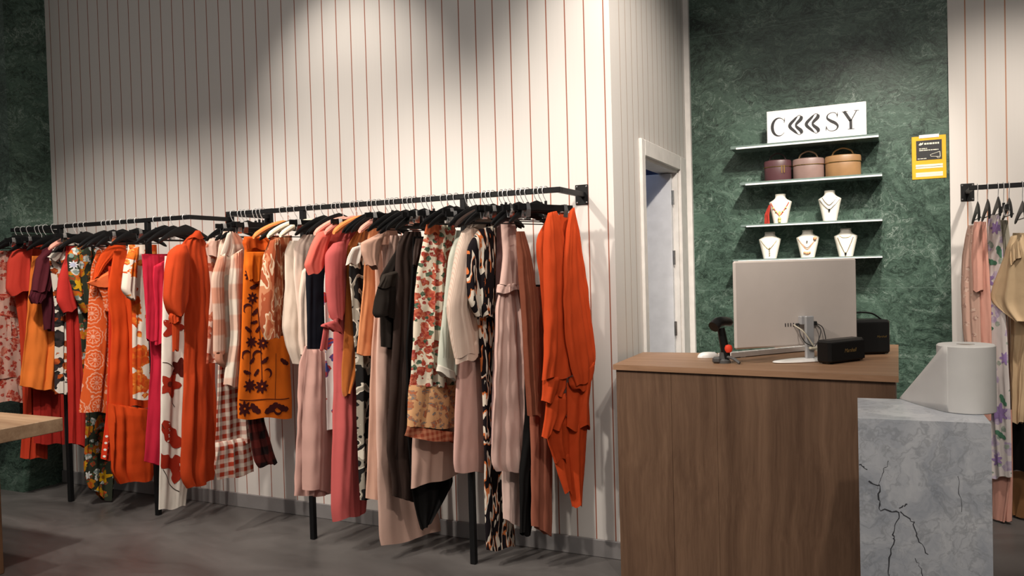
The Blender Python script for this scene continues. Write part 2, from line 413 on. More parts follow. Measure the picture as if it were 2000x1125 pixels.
# ------------------------------------------------------------------ clothes racks
def rack(xl, xr, legs, label, plates):
    o = empty('clothes_rack', ((xl+xr)/2, RAIL_Y, 0), 0, label, 'clothes rack', 'black wall racks along the striped panelling')
    s = .0125
    local(MB().box((xl-s, RAIL_Y-s, RAIL_Z-s), (xr+s, RAIL_Y+s, RAIL_Z+s), bev=.002), o).build('rail', BLACK, o)
    for x in (xl, xr):
        local(MB().box((x-s, RAIL_Y+s, RAIL_Z-s), (x+s, WALL_Y-.006, RAIL_Z+s), bev=.002), o).build('return_bar', BLACK, o)
    for x in plates:
        p = MB().box((x-.034, WALL_Y-.006, RAIL_Z-.05), (x+.034, WALL_Y-.0005, RAIL_Z+.05), bev=.002)
        pl = local(p, o).build('wall_plate', BLACK, o)
        for a in (-1, 1):
            for b in (-1, 1):
                sc = MB().lathe([(.0045, 0), (.0045, .002), (.002, .003)], (0, 0, 0), 10)
                sc.v = [(x+a*.025+q[0], WALL_Y-.006-q[2], RAIL_Z+b*.04+q[1]) for q in sc.v]
                local(sc, o).build('screw', STEEL, pl)
    for x in legs:
        local(MB().box((x-.0145, RAIL_Y-.0145, 0), (x+.0145, RAIL_Y+.0145, RAIL_Z-s), bev=.002), o).build('leg', BLACK, o)
    return o
rack(-5.43, -3.766, (-4.939, -4.121), 'long black metal clothes rack at the left, beside the green marble pillar', (-3.766,))
rack(-3.449, -1.404, (-2.912, -1.908), 'long black metal clothes rack in the middle, ending at a wall plate near the counter', (-1.41, -3.449))
o = empty('clothes_rack', (.374, BACK_Y-.33, 1.826), 0, 'black metal clothes rail on a wall plate at the right edge', 'clothes rack')
RC_Y, RC_Z = 4.98, 1.826
local(MB().box((.36, RC_Y-.0125, RC_Z-.0125), (1.5, RC_Y+.0125, RC_Z+.0125), bev=.002), o).build('rail', BLACK, o)
local(MB().tube([(.374, BACK_Y-.02, RC_Z), (.374, RC_Y+.05, RC_Z), (.376, RC_Y+.01, RC_Z)], .0125, 10), o).build('return_bar', BLACK, o)
pl = local(MB().box((.341, BACK_Y-.019, RC_Z-.05), (.409, BACK_Y-.0125, RC_Z+.05), bev=.002), o).build('wall_plate', BLACK, o)
for a in (-1, 1):
    for b in (-1, 1): local(MB().box((.375+a*.026-.004, BACK_Y-.021, RC_Z+b*.04-.004), (.375+a*.026+.004, BACK_Y-.0189, RC_Z+b*.04+.004), bev=.001), o).build('screw', STEEL, pl)

# ------------------------------------------------------------------ counter
TOP = 1.0
ctop = [(-1.188, 3.505), (.001, 3.393), (.003, 4.66), (-.59, 4.66), (-.585, 4.10), (-1.205, 4.05)]
def inset(poly, d_):
    n = len(poly); out = []
    for i in range(n):
        a, b, c = (np.array(poly[j % n]) for j in (i-1, i, i+1))
        e1 = (b-a)/np.linalg.norm(b-a); e2 = (c-b)/np.linalg.norm(c-b)
        n1 = np.array([-e1[1], e1[0]]); n2 = np.array([-e2[1], e2[0]]); k = n1+n2
        out.append(tuple(b + k*d_/(np.dot(k, n1)+1e-9)))
    return out
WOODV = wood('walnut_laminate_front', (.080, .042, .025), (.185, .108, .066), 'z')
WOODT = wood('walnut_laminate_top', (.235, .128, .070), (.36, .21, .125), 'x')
o = empty('sales_counter', (-.6, 3.9, 0), 0, 'brown walnut-laminate sales counter in front of the green marble wall', 'counter')
local(MB().prism(ctop, 'z', TOP-.024, TOP), o).build('worktop', WOODT, o)
body = inset(ctop, .012)
fl, fr = np.array(body[0]), np.array(body[1])
cut = fl + (fr-fl)*.225; cut2 = fl + (fr-fl)*.40
inn = inset(ctop, .035)
local(MB().prism([inn[0], inn[1], inn[2], inn[3], inn[4], inn[5]], 'z', 0, TOP-.0245), o).build('carcass', WOODV, o)
e = (fr-fl)/np.linalg.norm(fr-fl); nb = np.array([-e[1], e[0]])
for a, b in ((fl, cut-e*.0008), (cut+e*.0008, cut2-e*.0006), (cut2+e*.0006, fr)):
    local(MB().prism([tuple(a), tuple(b), tuple(b+nb*.0195), tuple(a+nb*.0195)], 'z', 0.0, TOP-.0245), o).build('front_panel', WOODV, o)
b2, b3 = np.array(body[1]), np.array(body[2])
local(MB().prism([(b2[0], b2[1]+.021), (b3[0], b3[1]), (b3[0]-.0195, b3[1]), (b2[0]-.0195, b2[1]+.021)], 'z', 0, TOP-.0245), o).build('side_panel', WOODV, o)

# ------------------------------------------------------------------ marble plinth and paper roll
PZ = .95
PFL, PFR, PBL = (on_z(*q, PZ)[:2] for q in ((1675.5, 817), (1936, 827), (1674.7, 777)))
PBR = PFR + (PBL - PFL)
pc = (PFL+PFR+PBL+PBR)/4
g = MB().prism([tuple(q) for q in (PFL, PFR, PBR, PBL)], 'z', 0, PZ)
fn = np.array([(PFR-PFL)[1], -(PFR-PFL)[0], 0]); fn /= np.linalg.norm(fn)
rnd = random.Random(5)
def crack(pts, w):                                     # a dark crack across the front of the block
    P = []
    for (x0, y0), (x1, y1) in zip(pts, pts[1:]):
        for k in range(6): P.append((x0+(x1-x0)*k/6+rnd.uniform(-3, 3), y0+(y1-y0)*k/6+rnd.uniform(-3, 3)))
    P.append(pts[-1]); Q = [on_plane(x, y, np.array([PFL[0], PFL[1], 0]), fn) for x, y in P]
    e = np.cross(fn, [0, 0, 1.]); V = []
    for i, q in enumerate(Q):
        t_ = Q[min(i+1, len(Q)-1)]-Q[max(i-1, 0)]; s_ = np.cross(fn, t_); s_ /= np.linalg.norm(s_)+1e-9; ww = w*rnd.uniform(.4, 1.3)
        V += [q+fn*.0004+s_*ww/2, q+fn*.0004-s_*ww/2]
    g.add(V, [(2*i, 2*i+1, 2*i+3, 2*i+2) for i in range(len(Q)-1)], 1)
crack([(1696, 938), (1719, 952), (1716, 995), (1757, 998), (1746, 1044), (1744, 1060), (1735, 1124)], .0042)
crack([(1735, 1124), (1722, 1190), (1730, 1260)], .003)
crack([(1757, 998), (1785, 1019), (1792, 1051), (1813, 1083)], .0034)
crack([(1678, 906), (1694, 917)], .004); crack([(1716, 955), (1722, 925), (1735, 900)], .0018); crack([(1757, 990), (1772, 985)], .004)
crack([(1790, 1090), (1801, 1124), (1796, 1180)], .002); crack([(1870, 930), (1878, 1000)], .0016)
g = g.xform(Matrix.Translation((-pc[0], -pc[1], 0)))
o = g.build('marble_plinth', [white_marble(), solid('dark_crack', (.05, .052, .06), .6)])
o.location = (pc[0], pc[1], 0)
bv = o.modifiers.new('bevel', 'BEVEL'); bv.width = .004; bv.segments = 2; bv.limit_method = 'ANGLE'; bv.angle_limit = 1.2
tag(o, 'white marble plinth with dark cracks in front of the counter at the right', 'plinth')
PAPER = solid('paper', (.70, .685, .66), .9, 0, .2, .03)
CARD = solid('brown_cardboard', (.30, .21, .14), .9)
rc = on_y(1887, 740, 2.98)
RR = np.linalg.norm(on_y(1946, 740, 2.98)-on_y(1828, 740, 2.98))/2*.99
rtop = on_y(1887, 672, 2.98)[2]
o = empty('paper_roll', (rc[0], 2.98, PZ), 0, 'big white paper roll with a loose sheet standing on the marble plinth', 'paper roll')
H_ = rtop - PZ
g = MB()
N = 48
prof = [(.027, H_), (RR-.004, H_), (RR, H_-.004), (RR, .003), (RR-.003, .0005), (.027, .0005)]
rings = [[(r*math.cos(2*math.pi*k/N), r*math.sin(2*math.pi*k/N), z) for k in range(N)] for r, z in prof]
g.loft_rings(rings+[rings[0]], 0, False)
g.build('roll', PAPER, o, True)
MB().loft_rings([[(r*math.cos(2*math.pi*k/24), r*math.sin(2*math.pi*k/24), z) for k in range(24)] for r, z in ((.0265, H_-.003), (.0265, .001), (.024, .001), (.024, H_-.003), (.0265, H_-.003))], 0, False).build('cardboard_core', CARD, o, True)
tip = on_z(1757, 779, PZ)[:2] - np.array([rc[0], 2.98])
pts = [(RR*1.004*math.cos(a*D2R), RR*1.004*math.sin(a*D2R)) for a in range(229, 214, -3)]
tl = np.array(pts[-1])
for k in range(1, 15): pts.append(tuple(tl + (tip-tl)*k/14 + np.array([0, -.012*math.sin(math.pi*k/14)])))
V = []; n = len(pts); nr = 8
for i, q in enumerate(pts):
    k = max(0, i-4)/(n-1-4) if i > 4 else 0
    top = (H_-.002)*(1-k)+.004*k
    for j in range(nr+1): V.append((q[0], q[1], .001 + (top-.001)*j/nr))
sh = MB().add(V, [(i*(nr+1)+j, (i+1)*(nr+1)+j, (i+1)*(nr+1)+j+1, i*(nr+1)+j+1) for i in range(n-1) for j in range(nr)])
so = sh.build('loose_sheet', PAPER, o, True)
sm = so.modifiers.new('thickness', 'SOLIDIFY'); sm.thickness = .0012; sm.offset = 1

# ------------------------------------------------------------------ things on the counter
def at_depth(x, y, dd): return CAM + px_ray(x, y)*dd
mTL, mTR, mBR, mBL = at_depth(1434, 511, 3.55), at_depth(1675, 503, 3.72), at_depth(1669, 668, 3.72), at_depth(1432, 684, 3.55)
mc = (mTL+mTR+mBR+mBL)/4
ex = (mTR-mTL+mBR-mBL)/2; MW = np.hypot(ex[0], ex[1]); mang = math.atan2(ex[1], ex[0])
MH = ((mTL-mBL)[2]+(mTR-mBR)[2])/2
SHELL = solid('monitor_shell', (.56, .50, .46), .4, 0, .5, .02)
SILVER = solid('silver_plastic', (.42, .42, .43), .35, .3)
GLOSSW = solid('white_gloss_plastic', (.82, .80, .78), .25)
SCREEN = solid('black_glass', (.01, .01, .012), .08)
CABLEB = solid('black_cable', (.012, .012, .012), .5); CABLEG = solid('pale_cable', (.50, .46, .36), .5)
o = empty('desktop_computer', (mc[0], mc[1], TOP), mang, 'white all-in-one computer seen from behind on the counter', 'computer')
zc = mc[2]-TOP
MB().box((-MW/2, -.009, zc-MH/2), (MW/2, .010, zc+MH/2), bev=.008).build('back_shell', SHELL, o, True)
MB().box((-MW/2+.01, .0102, zc-MH/2+.01), (MW/2-.01, .012, zc+MH/2-.01)).build('screen', SCREEN, o)
nx = .035
nk = MB().box((nx-.022, -.050, .012), (nx+.022, -.034, .205), bev=.004).box((nx-.036, -.034, .165), (nx+.004, -.0092, .205), bev=.004)
nk.build('neck', SILVER, o, True)
ft = MB().lathe([(.001, .0006), (.155, .0006), (.165, .004), (.160, .008), (.10, .013), (.001, .014)], (nx-.02, -.036, 0), 48, 0, False, 1, .36)
ft.build('foot', GLOSSW, o, True)
sl = MB()
for k in range(4): sl.box((-.068+k*.014, -.0102, .158), (-.064+k*.014, -.0091, .174))
sl.build('port', SCREEN, o)
pg = MB().box((-.014, -.022, .158), (.0, -.0092, .172), bev=.002).box((nx+.024, -.028, .160), (nx+.055, -.0092, .178), bev=.003)
pg.build('plug', CABLEB, o)
def sag(pts, n=24):                                   # smooth curve through points
    P = np.array(pts, float); P = np.vstack([2*P[0]-P[1], P, 2*P[-1]-P[-2]]); out = []
    for i in range(1, len(P)-2):
        for k in range(n):
            t = k/n; a, b, c, e_ = P[i-1], P[i], P[i+1], P[i+2]
            out.append(.5*((2*b)+(c-a)*t+(2*a-5*b+4*c-e_)*t*t+(3*b-a-3*c+e_)*t**3))
    out.append(P[-2]); return out
for mat_, r_, pth in ((CABLEB, .0024, [(-.007, -.02, .165), (-.012, -.045, .12), (.005, -.058, .085), (nx+.005, -.062, .068)]),
                  (CABLEG, .0030, [(-.025, -.012, .166), (.0, -.05, .135), (nx, -.062, .08), (nx+.02, -.06, .05), (nx+.06, -.075, .03), (nx+.11, -.10, .004)]),
                  (CABLEB, .0020, [(nx+.05, -.018, .168), (nx+.058, -.045, .14), (nx+.035, -.06, .095), (nx+.012, -.064, .068)]),
                  (CABLEB, .0020, [(nx+.054, -.018, .168), (nx+.078, -.03, .15), (nx+.085, -.04, .11), (nx+.088, -.045, .06), (nx+.10, -.06, .004)]),
                  (CABLEG, .0024, [(nx+.018, -.062, .062), (nx+.035, -.066, .03), (nx+.07, -.07, .012), (nx+.10, -.085, .004)])):
    MB().tube(sag(pth), r_, 8, 0).build('cable', mat_, o, True)
MB().box((nx-.012, -.068, .055), (nx+.03, -.0505, .066), bev=.003).build('cable_tie', CABLEG, o)

# keyboard
k0, k1 = on_z(1428, 698, TOP+.006), on_z(1606, 681, TOP+.006)
kc = (k0+k1)/2; ka = math.atan2(k1[1]-k0[1], k1[0]-k0[0]); kl = np.linalg.norm((k1-k0)[:2])
o = empty('keyboard', (kc[0], kc[1], TOP), ka, 'white keyboard lying behind the computer foot on the counter', 'keyboard')
kb = MB().prism([(0, .004), (.115, .002), (.115, .010), (0, .026)], 'x', -kl/2, kl/2); kb.build('case', GLOSSW, o)
ky = MB()
for r in range(4):
    for c in range(14):
        y0 = .012+r*.025; x0 = -kl/2+.012+c*(kl-.024)/14; zt = .0255 - y0*.139
        ky.box((x0+.002, y0, zt), (x0+(kl-.024)/14-.002, y0+.021, zt+.0035), bev=.001)
ko = ky.build('keys', GLOSSW, o); ko['kind'] = 'stuff'
MB().box((-kl/2+.06, .0, .0005), (-kl/2+.09, .008, .0042)).box((kl/2-.09, .0, .0005), (kl/2-.06, .008, .0042)).build('rubber_foot', SILVER, o)

# mouse
q = on_z(1383, 698, TOP)
o = empty('computer_mouse', (q[0], q[1], TOP), .5, 'white computer mouse on the left of the counter', 'mouse')
rings = []
for k in range(9):
    a = k/8*math.pi/2; rings.append([(.052*math.cos(t)*math.cos(a)**.6, .029*math.sin(t)*math.cos(a)**.6, .0006+.026*math.sin(a)) for t in np.linspace(0, 2*math.pi, 28, endpoint=False)])
MB().loft_rings(rings).build('shell', GLOSSW, o, True)
MB().box((.022, -.003, .018), (.036, .003, .0262), bev=.002).build('wheel', SILVER, o)

# barcode scanner on its stand
q = on_z(1414, 709, TOP)
GB = solid('black_plastic', (.006, .006, .006), .35, 0, .3); DG = solid('dark_grey_plastic', (.07, .07, .07), .4); RED = solid('red_plastic', (.75, .06, .025), .35)
o = empty('barcode_scanner', (q[0], q[1], TOP), .15, 'black barcode scanner with a red button upright in its stand', 'scanner')
MB().tube(sag([(.008, .0, .02), (.006, 0, .06), (-.004, 0, .12), (-.010, 0, .160)]), [.022-.005*i/72 for i in range(73)], 14).build('handle', GB, o, True)
hd = MB().tube(sag([(-.040, -.050, .168), (-.022, -.025, .186), (-.002, .0, .190), (.020, .035, .186), (.026, .055, .180)]), [.026-.008*i/96 for i in range(97)], 16)
hd.build('head', GB, o, True)
MB().lathe([(.001, -.02), (.011, -.02), (.017, -.01), (.018, .0), (.014, .012), (.001, .016)], (.022, -.016, .070), 18, 0, False, 1, .75).build('trigger', RED, o, True)
st = MB().lathe([(.001, .0005), (.030, .0005), (.030, .012), (.022, .020), (.019, .05), (.001, .05)], (0, 0, 0), 24, 0, False)
st.box((-.05, -.03, .0006), (-.012, -.002, .03), bev=.008).tube(sag([(.01, -.01, .03), (.04, -.03, .025), (.07, -.05, .006)]), .007, 10)
st.build('stand', DG, o, True)

# two black speakers
GOLD = solid('gold_metal', (.70, .45, .16), .3, 1.0)
GRILLE = solid('black_grille_cloth', (.005, .005, .005), .8, 0, .2)
def text_mesh(body, size, mat_, parent, M, shear=0.0, name='lettering'):
    cu = bpy.data.curves.new(name, 'FONT'); cu.body = body; cu.size = size; cu.shear = shear; cu.align_x = 'CENTER'; cu.align_y = 'CENTER'; cu.extrude = .0004
    tmp = bpy.data.objects.new('tmp', cu); COL.objects.link(tmp)
    me = bpy.data.meshes.new_from_object(tmp.evaluated_get(bpy.context.evaluated_depsgraph_get()))
    bpy.data.objects.remove(tmp); bpy.data.curves.remove(cu)
    me.transform(M); me.materials.clear(); me.materials.append(mat_)
    o_ = bpy.data.objects.new(name, me); COL.objects.link(o_); o_.parent = parent; return o_
FRONTM = Matrix.Rotation(math.pi/2, 4, 'X')
def speaker(bl, br, dep, h, label, logo_u, strap, ls):
    a = math.atan2(br[1]-bl[1], br[0]-bl[0]); w = np.linalg.norm((br-bl)[:2])
    o = empty('bluetooth_speaker', (bl[0], bl[1], TOP), a, label, 'speaker', 'black speakers on the counter')
    MB().box((0, 0.004, .004), (w, dep, h), bev=.010).build('cabinet', GB, o, True)
    MB().box((.008, 0, .012), (w-.008, .0039, h-.012), bev=.003).build('grille', GRILLE, o, True)
    f = MB()
    for fx in (.03, w-.03):
        for fy in (.02, dep-.02): f.lathe([(.008, 0), (.008, .005)], (fx, fy, 0), 12)
    f.build('rubber_foot', GRILLE, o)
    text_mesh('Marshall', ls, GOLD, o, Matrix.Translation((w*logo_u, -.0006, h*.52)) @ FRONTM, .28, 'logo')
    if strap:
        MB().tube(sag([(.01, dep/2, h-.004), (w*.3, dep/2, h+.03), (w*.7, dep/2, h+.03), (w-.01, dep/2, h-.004)]), .004, 8).build('strap', GB, o, True)
    return o
b1l, b1r = on_z(1622, 713, TOP), on_z(1692, 704, TOP)
speaker(b1l, b1r, .075, .105, 'smaller black speaker with gold script in front of the computer', .55, False, .024)
b2l, b2r = on_z(1676, 694, TOP), on_z(1741, 692, TOP)
speaker(b2l+np.array([-.06, -.03, 0]), b2r, .13, .165, 'bigger black speaker at the right end of the counter', .80, True, .014)

# ------------------------------------------------------------------ wall shelves, sign, bags, busts
SHELFG = green_marble('green_marble_shelf')
t = NT('frosted_glass_shelf'); SHELFG = t.fin((.16, .22, .20), .18, 0, .6)
EDGE_GLINT = solid('white_edge_glint', (.90, .91, .90), .25, 0.0, .6, .0)  # white base colour stands in for the highlight along the shelf edges
SH_Y = 5.10
shelf_rows = []
for (xl, xr, zb, th, lab) in ((-.925, -.082, 2.163, .020, 'glass wall shelf carrying the white shop sign, highest of four'),
                         (-.872, -.067, 1.936, .018, 'glass wall shelf carrying three round cases'),
                         (-.872, -.070, 1.677, .014, 'glass wall shelf carrying two necklace busts'),
                         (-.925, -.073, 1.464, .012, 'glass wall shelf just above the computer with three necklace busts')):
    o = empty('wall_shelf', ((xl+xr)/2, BACK_Y, zb), 0, lab, 'shelf', 'glass shelves on the green marble wall')
    MB().box((xl-o.location.x, SH_Y-BACK_Y, 0), (xr-o.location.x, -.0008, th), bev=.002).build('slab', SHELFG, o)
    MB().box((xl-o.location.x+.035, SH_Y-BACK_Y-.004, -.002), (xr-o.location.x, SH_Y-BACK_Y-.0002, th*.45), bev=.001).build('front_edge', EDGE_GLINT, o)
    shelf_rows.append(zb+th)
# sign
SIGNW = solid('white_sign_board', (.86, .84, .83), .45, 0, .4, .01); INK = solid('black_lettering', (.012, .012, .014), .5)
sy = SH_Y + .03
sL, sR = on_y(1498, 248, sy), on_y(1692, 227, sy)
SW = sR[0]-sL[0]; SHH = on_y(1498, 219.5, sy)[2]-on_y(1499, 277, sy)[2]
z0 = shelf_rows[0]
o = empty('shop_sign', ((sL[0]+sR[0])/2, sy, z0), 0, 'white sign board with black shop lettering on the highest glass shelf', 'sign')
ztop = on_y(1595, 208, sy)[2]; SHH = ztop - z0
MB().box((-SW/2, 0, .0005), (SW/2, .015, SHH), bev=.001).build('board', SIGNW, o)
def place(s0, w, h=.55, b=.215):
    return lambda x, y: (-SW/2 + (s0 + x*w)*SW, -.0008, SHH*(b + y*h))
def arc(cx, cy, rx, ry, a0, a1, n=28): return [(cx+rx*math.cos(a), cy+ry*math.sin(a)) for a in np.linspace(a0*D2R, a1*D2R, n)]
def stroke(mb_, to, pts, wf, asp):
    # asp: letter box width/height ratio, strokes are drawn in height units
    P = [(p[0]*asp, p[1]) for p in pts]
    mb_.ribbon(P, wf if hasattr(wf, '__len__') else [wf]*len(P), lambda x, y: to(x/asp, y))
lm = MB()
hh = .55*SHH
def letter(s0, s1): w = s1-s0; return place(s0, w), w*SW/hh
to, asp = letter(.052, .188)
p = arc(.55, .5, .52, .5, 42, 318, 44); stroke(lm, to, p, [.025+.14*max(0, math.sin(math.pi*i/43))**2.2 for i in range(44)], asp)
stroke(lm, to, [(.985, .98), (.97, .82), (.955, .70)], [.012, .05, .02], asp)
for s0, s1 in ((.232, .366), (.402, .536)):
    to, asp = letter(s0, s1)
    stroke(lm, to, sag([(.66, 1.0), (.42, .83), (.04, .5), (.42, .17), (.66, .0)], 8), [.02+.15*math.sin(math.pi*i/32)**.8 for i in range(33)], asp)
    stroke(lm, to, sag([(.93, .99), (.90, .82), (.52, .5), (.90, .18), (.93, .01)], 8), [.10+.09*abs(math.sin(2*math.pi*i/32))**.8 for i in range(33)], asp)
    stroke(lm, to, sag([(.64, 1.0), (.78, 1.04), (.93, 1.0)], 6), .03, asp); stroke(lm, to, sag([(.64, .0), (.78, -.04), (.93, .0)], 6), .03, asp)
to, asp = letter(.604, .732)
sp = sag([(.90, .78), (.76, .96), (.46, 1.0), (.17, .90), (.12, .72), (.38, .56), (.72, .42), (.92, .24), (.80, .06), (.48, .0), (.18, .07), (.03, .26)], 8)
n_ = len(sp); stroke(lm, to, sp, [.03+.13*math.exp(-((i/n_-.5)/.17)**2) for i in range(n_)], asp)
stroke(lm, to, [(.90, 1.0), (.91, .86), (.88, .70)], [.01, .05, .02], asp); stroke(lm, to, [(.02, .02), (.02, .15), (.04, .30)], [.01, .05, .02], asp)
to, asp = letter(.765, .925)
stroke(lm, to, [(.13, 1.0), (.52, .46)], .15, asp); stroke(lm, to, [(.90, 1.0), (.55, .47)], .045, asp); stroke(lm, to, [(.53, .50), (.53, .0)], .14, asp)
for a, b, y in ((.0, .34, .985), (.74, 1.04, .985), (.34, .74, .015)): stroke(lm, to, [(a, y), (b, y)], .03, asp)
lt = lm.build('lettering', INK, o)
# alarm notice
pL, pR = on_y(1781, 310, BACK_Y), on_y(1848, 306, BACK_Y)
PW, PH = (pR-pL)[0]*1.0, .252
YEL = solid('yellow_card', (.82, .43, .012), .5, 0, .4, .02); TAPE = solid('white_tape', (.82, .82, .80), .5)
o = empty('wall_notice', ((pL+pR)[0]/2, BACK_Y-.0005, 1.919), 0, 'yellow and black alarm notice taped on the green marble wall', 'notice')
MB().box((-PW/2, -.003, 0), (PW/2, 0, PH), bev=.001).build('card', YEL, o)
MB().box((-PW*.37, -.0038, PH*.44), (PW*.38, -.0031, PH*.90)).build('black_panel', INK, o)
MB().box((-PW*.28, -.0055, PH*.955), (PW*.30, -.0031, PH*1.03)).build('tape', TAPE, o)
pr = MB()
def words(y, x0, x1, h, seed):
    r = random.Random(seed); x = x0
    while x < x1 - .004:
        w = min(r.uniform(.008, .022), x1-x); pr.box((x, -.0042, y), (x+w, -.0033, y+h)); x += w+.003
words(PH*.70, -PW*.28, -PW*.05, .005, 1); words(PH*.66, -PW*.28, PW*.28, .005, 2); words(PH*.47, -PW*.33, -PW*.06, .004, 3); words(PH*.80, -PW*.13, PW*.30, .010, 4)
pr.add([(-PW*.30, -.0042, PH*.80), (-PW*.24, -.0042, PH*.855), (-PW*.21, -.0042, PH*.835), (-PW*.16, -.0042, PH*.86), (-PW*.17, -.0042, PH*.81), (-PW*.25, -.0042, PH*.785)], [(0, 5, 4, 3, 2, 1)])
for a, b in (((.04, .56), (.32, .62)), ((.32, .62), (.33, .50)), ((.33, .50), (.06, .52)), ((.06, .52), (.04, .56)), ((.22, .51), (.26, .47)), ((.26, .47), (.33, .48))):
    pr.bar((PW*a[0], -.0042, PH*a[1]), (PW*b[0], -.0042, PH*b[1]), .003, .002)
for y, h in ((.285, .014), (.245, .012), (.10, .014), (.055, .012)): pr.box((-PW*.39, -.0042, PH*y), (PW*.40, -.0031, PH*y+h))
pr.build('printing', solid('pale_print', (.80, .76, .62), .6), o)

# round cases
def case(xl, xr, yt, yb, col, mcol, label, clasp):
    Y = SH_Y + .115
    a, b = on_y(xl, yb, Y), on_y(xr, yb, Y); w = (b[0]-a[0]); h = on_y((xl+xr)/2, yt, Y)[2]-shelf_rows[1]
    o = empty('vanity_case', ((a[0]+b[0])/2, Y, shelf_rows[1]), 0, label, 'bag', 'round cases on the glass shelf')
    lea = solid('leather', col, .42, 0, .5, .12); r = w/2
    MB().lathe([(.001, .001), (r*.96, .001), (r, .006), (r, h*.62), (r*.985, h*.66), (.001, h*.66)], (0, 0, 0), 40, 0, False, 1, .66).build('body', lea, o, True)
    MB().lathe([(r*.97, h*.665), (r*1.02, h*.68), (r*1.02, h*.90), (r*.98, h*.96), (r*.7, h), (.001, h)], (0, 0, 0), 40, 0, False, 1, .66).build('lid', lea, o, True)
    ha = MB().tube(sag([(-r*.62, -.0, h*.97), (-r*.45, 0, h+.026), (0, 0, h+.042), (r*.45, 0, h+.026), (r*.62, 0, h*.97)]), .0045, 8)
    ha.build('handle', solid('case_handle', mcol, .4), o, True)
    MB().tube([(r*1.022*math.cos(t_), r*.66*1.022*math.sin(t_), h*.672) for t_ in np.linspace(-math.pi, 0, 30)], .0022, 6).build('zip', GOLD, o, True)
    if clasp:
        c = MB(); cx = r*.45; cy = -r*.66*math.sqrt(1-.45**2)-.004
        for q_ in (-.009, .006): c.box((cx+q_, cy-.002, h*.36), (cx+q_+.006, cy+.004, h*.72), bev=.001)
        c.build('clasp', GOLD, o)
case(1493, 1546, 313, 351, (.085, .032, .038), (.05, .03, .03), 'small plum leather round case, leftmost of three on the shelf', True)
case(1549, 1610, 309, 347, (.26, .17, .15), (.36, .25, .15), 'taupe leather round case between the plum and tan ones', False)
case(1612, 1682, 303, 343, (.34, .19, .085), (.42, .26, .10), 'biggest tan leather round case, rightmost of three on the shelf', False)

# necklace busts and their jewellery
IVORY = solid('ivory_leatherette', (.83, .79, .70), .55, 0, .3, .02)
def bust(xl, xr, yt, yb, row, label):
    Y = SH_Y + .09
    a, b = on_y(xl, (yt+yb)/2, Y), on_y(xr, (yt+yb)/2, Y); w = (b[0]-a[0]); z0 = shelf_rows[row]
    h = on_y((xl+xr)/2, yt, Y)[2]-z0
    o = MB()
    prof = [(.60, .50, 0), (.74, .56, .25), (.91, .62, .55), (1.0, .62, .70), (1.0, .60, .73), (.84, .58, .765), (.62, .52, .81), (.49, .44, .86), (.46, .40, .91), (.47, .40, .985), (.45, .37, 1.0)]
    rings = []
    for sx, sd, z in prof:
        rings.append([(w/2*sx*np.sign(math.cos(t_))*abs(math.cos(t_))**.55, .075*sd*math.sin(t_)*(.9 if math.sin(t_) < 0 else .5)+.02*z, .0006+h*z) for t_ in np.linspace(0, 2*math.pi, 36, endpoint=False)])
    o.loft_rings(rings)
    ob = o.build('necklace_bust', IVORY, None, True, 60); ob.location = ((a[0]+b[0])/2, Y, z0)
    tag(ob, label, 'jewellery bust', 'ivory necklace busts on the glass shelves')
    def sfc(u, z):      # point just in front of the bust: u -1..1 across, z 0..1 up
        zs = [p_[2] for p_ in prof]; sx = np.interp(z, zs, [p_[0] for p_ in prof]); sd = np.interp(z, zs, [p_[1] for p_ in prof])
        c = min(.98, abs(u)/max(sx, .01))**(1/.55); s = math.sqrt(1-c*c)
        return (w/2*u, -.075*sd*.9*s+.02*z-.0030, .0006+h*z)
    return ob, sfc
def necklace(ob, sfc, pts, r, mat_, label, beads=None, pend=None, cat='necklace'):
    nonlocal_parts = []
    o = empty('necklace', ob.location, 0, label, cat, 'necklaces on the ivory busts')
    cv = sag([sfc(*p_) for p_ in pts], 8)
    MB().tube(cv, r, 6).build('chain', mat_, o, True)
    if beads:
        bm_ = MB()
        for (u, z, rad) in beads:
            c = sfc(u, z); bm_.lathe([(.001, -rad)]+[(rad*math.cos(q_), rad*math.sin(q_)) for q_ in np.linspace(-1.3, 1.3, 7)]+[(.001, rad)], (c[0], c[1]-rad*.5, c[2]), 12, 0, False)
        bm_.build('beads', pend[2] if pend else mat_, o, True)
    if pend:
        c = sfc(pend[0], pend[1]); s_ = pend[3]
        MB().prism([(c[0]+s_*math.sin(q_)*(.7+.3*math.cos(q_)), c[2]+s_*1.3*math.cos(q_)) for q_ in np.linspace(0, 2*math.pi, 12, endpoint=False)], 'y', c[1]-.004, c[1]+.001).build('pendant', pend[2], o)
    return o
CORAL = solid('coral_bead', (.75, .07, .03), .35); DARKM = solid('dark_metal', (.05, .05, .05), .3, .8); PALEG = solid('pale_gold', (.66, .52, .30), .3, .9)
LEMON = solid('lemon_bead', (.80, .66, .22), .35); PEACHB = solid('peach_bead', (.80, .38, .20), .4); GREYC = solid('grey_chain', (.28, .27, .25), .35, .8)
vee = lambda hw, zt, zb: [(-hw, zt), (-hw*.55, (zt+zb)/2-.02), (0, zb), (hw*.55, (zt+zb)/2-.02), (hw, zt)]
b, f = bust(1502, 1546, 379, 431, 2, 'ivory necklace bust with coral-red jewellery on the shelf below the cases')
necklace(b, f, vee(.80, .70, .28), .0028, CORAL, 'coral-red bead necklace with lemon drop on the upper left bust', [(-.55, .52, .006), (.55, .52, .006), (-.3, .40, .006), (.3, .40, .006), (0, .16, .010), (0, .07, .009)], (0, .33, LEMON, .011))
o = empty('earring', (b.location.x-.085, b.location.y-.01, b.location.z), 0, 'long red tassel hanging beside the upper left bust', 'tassel')
tm = MB(); rnd = random.Random(3)
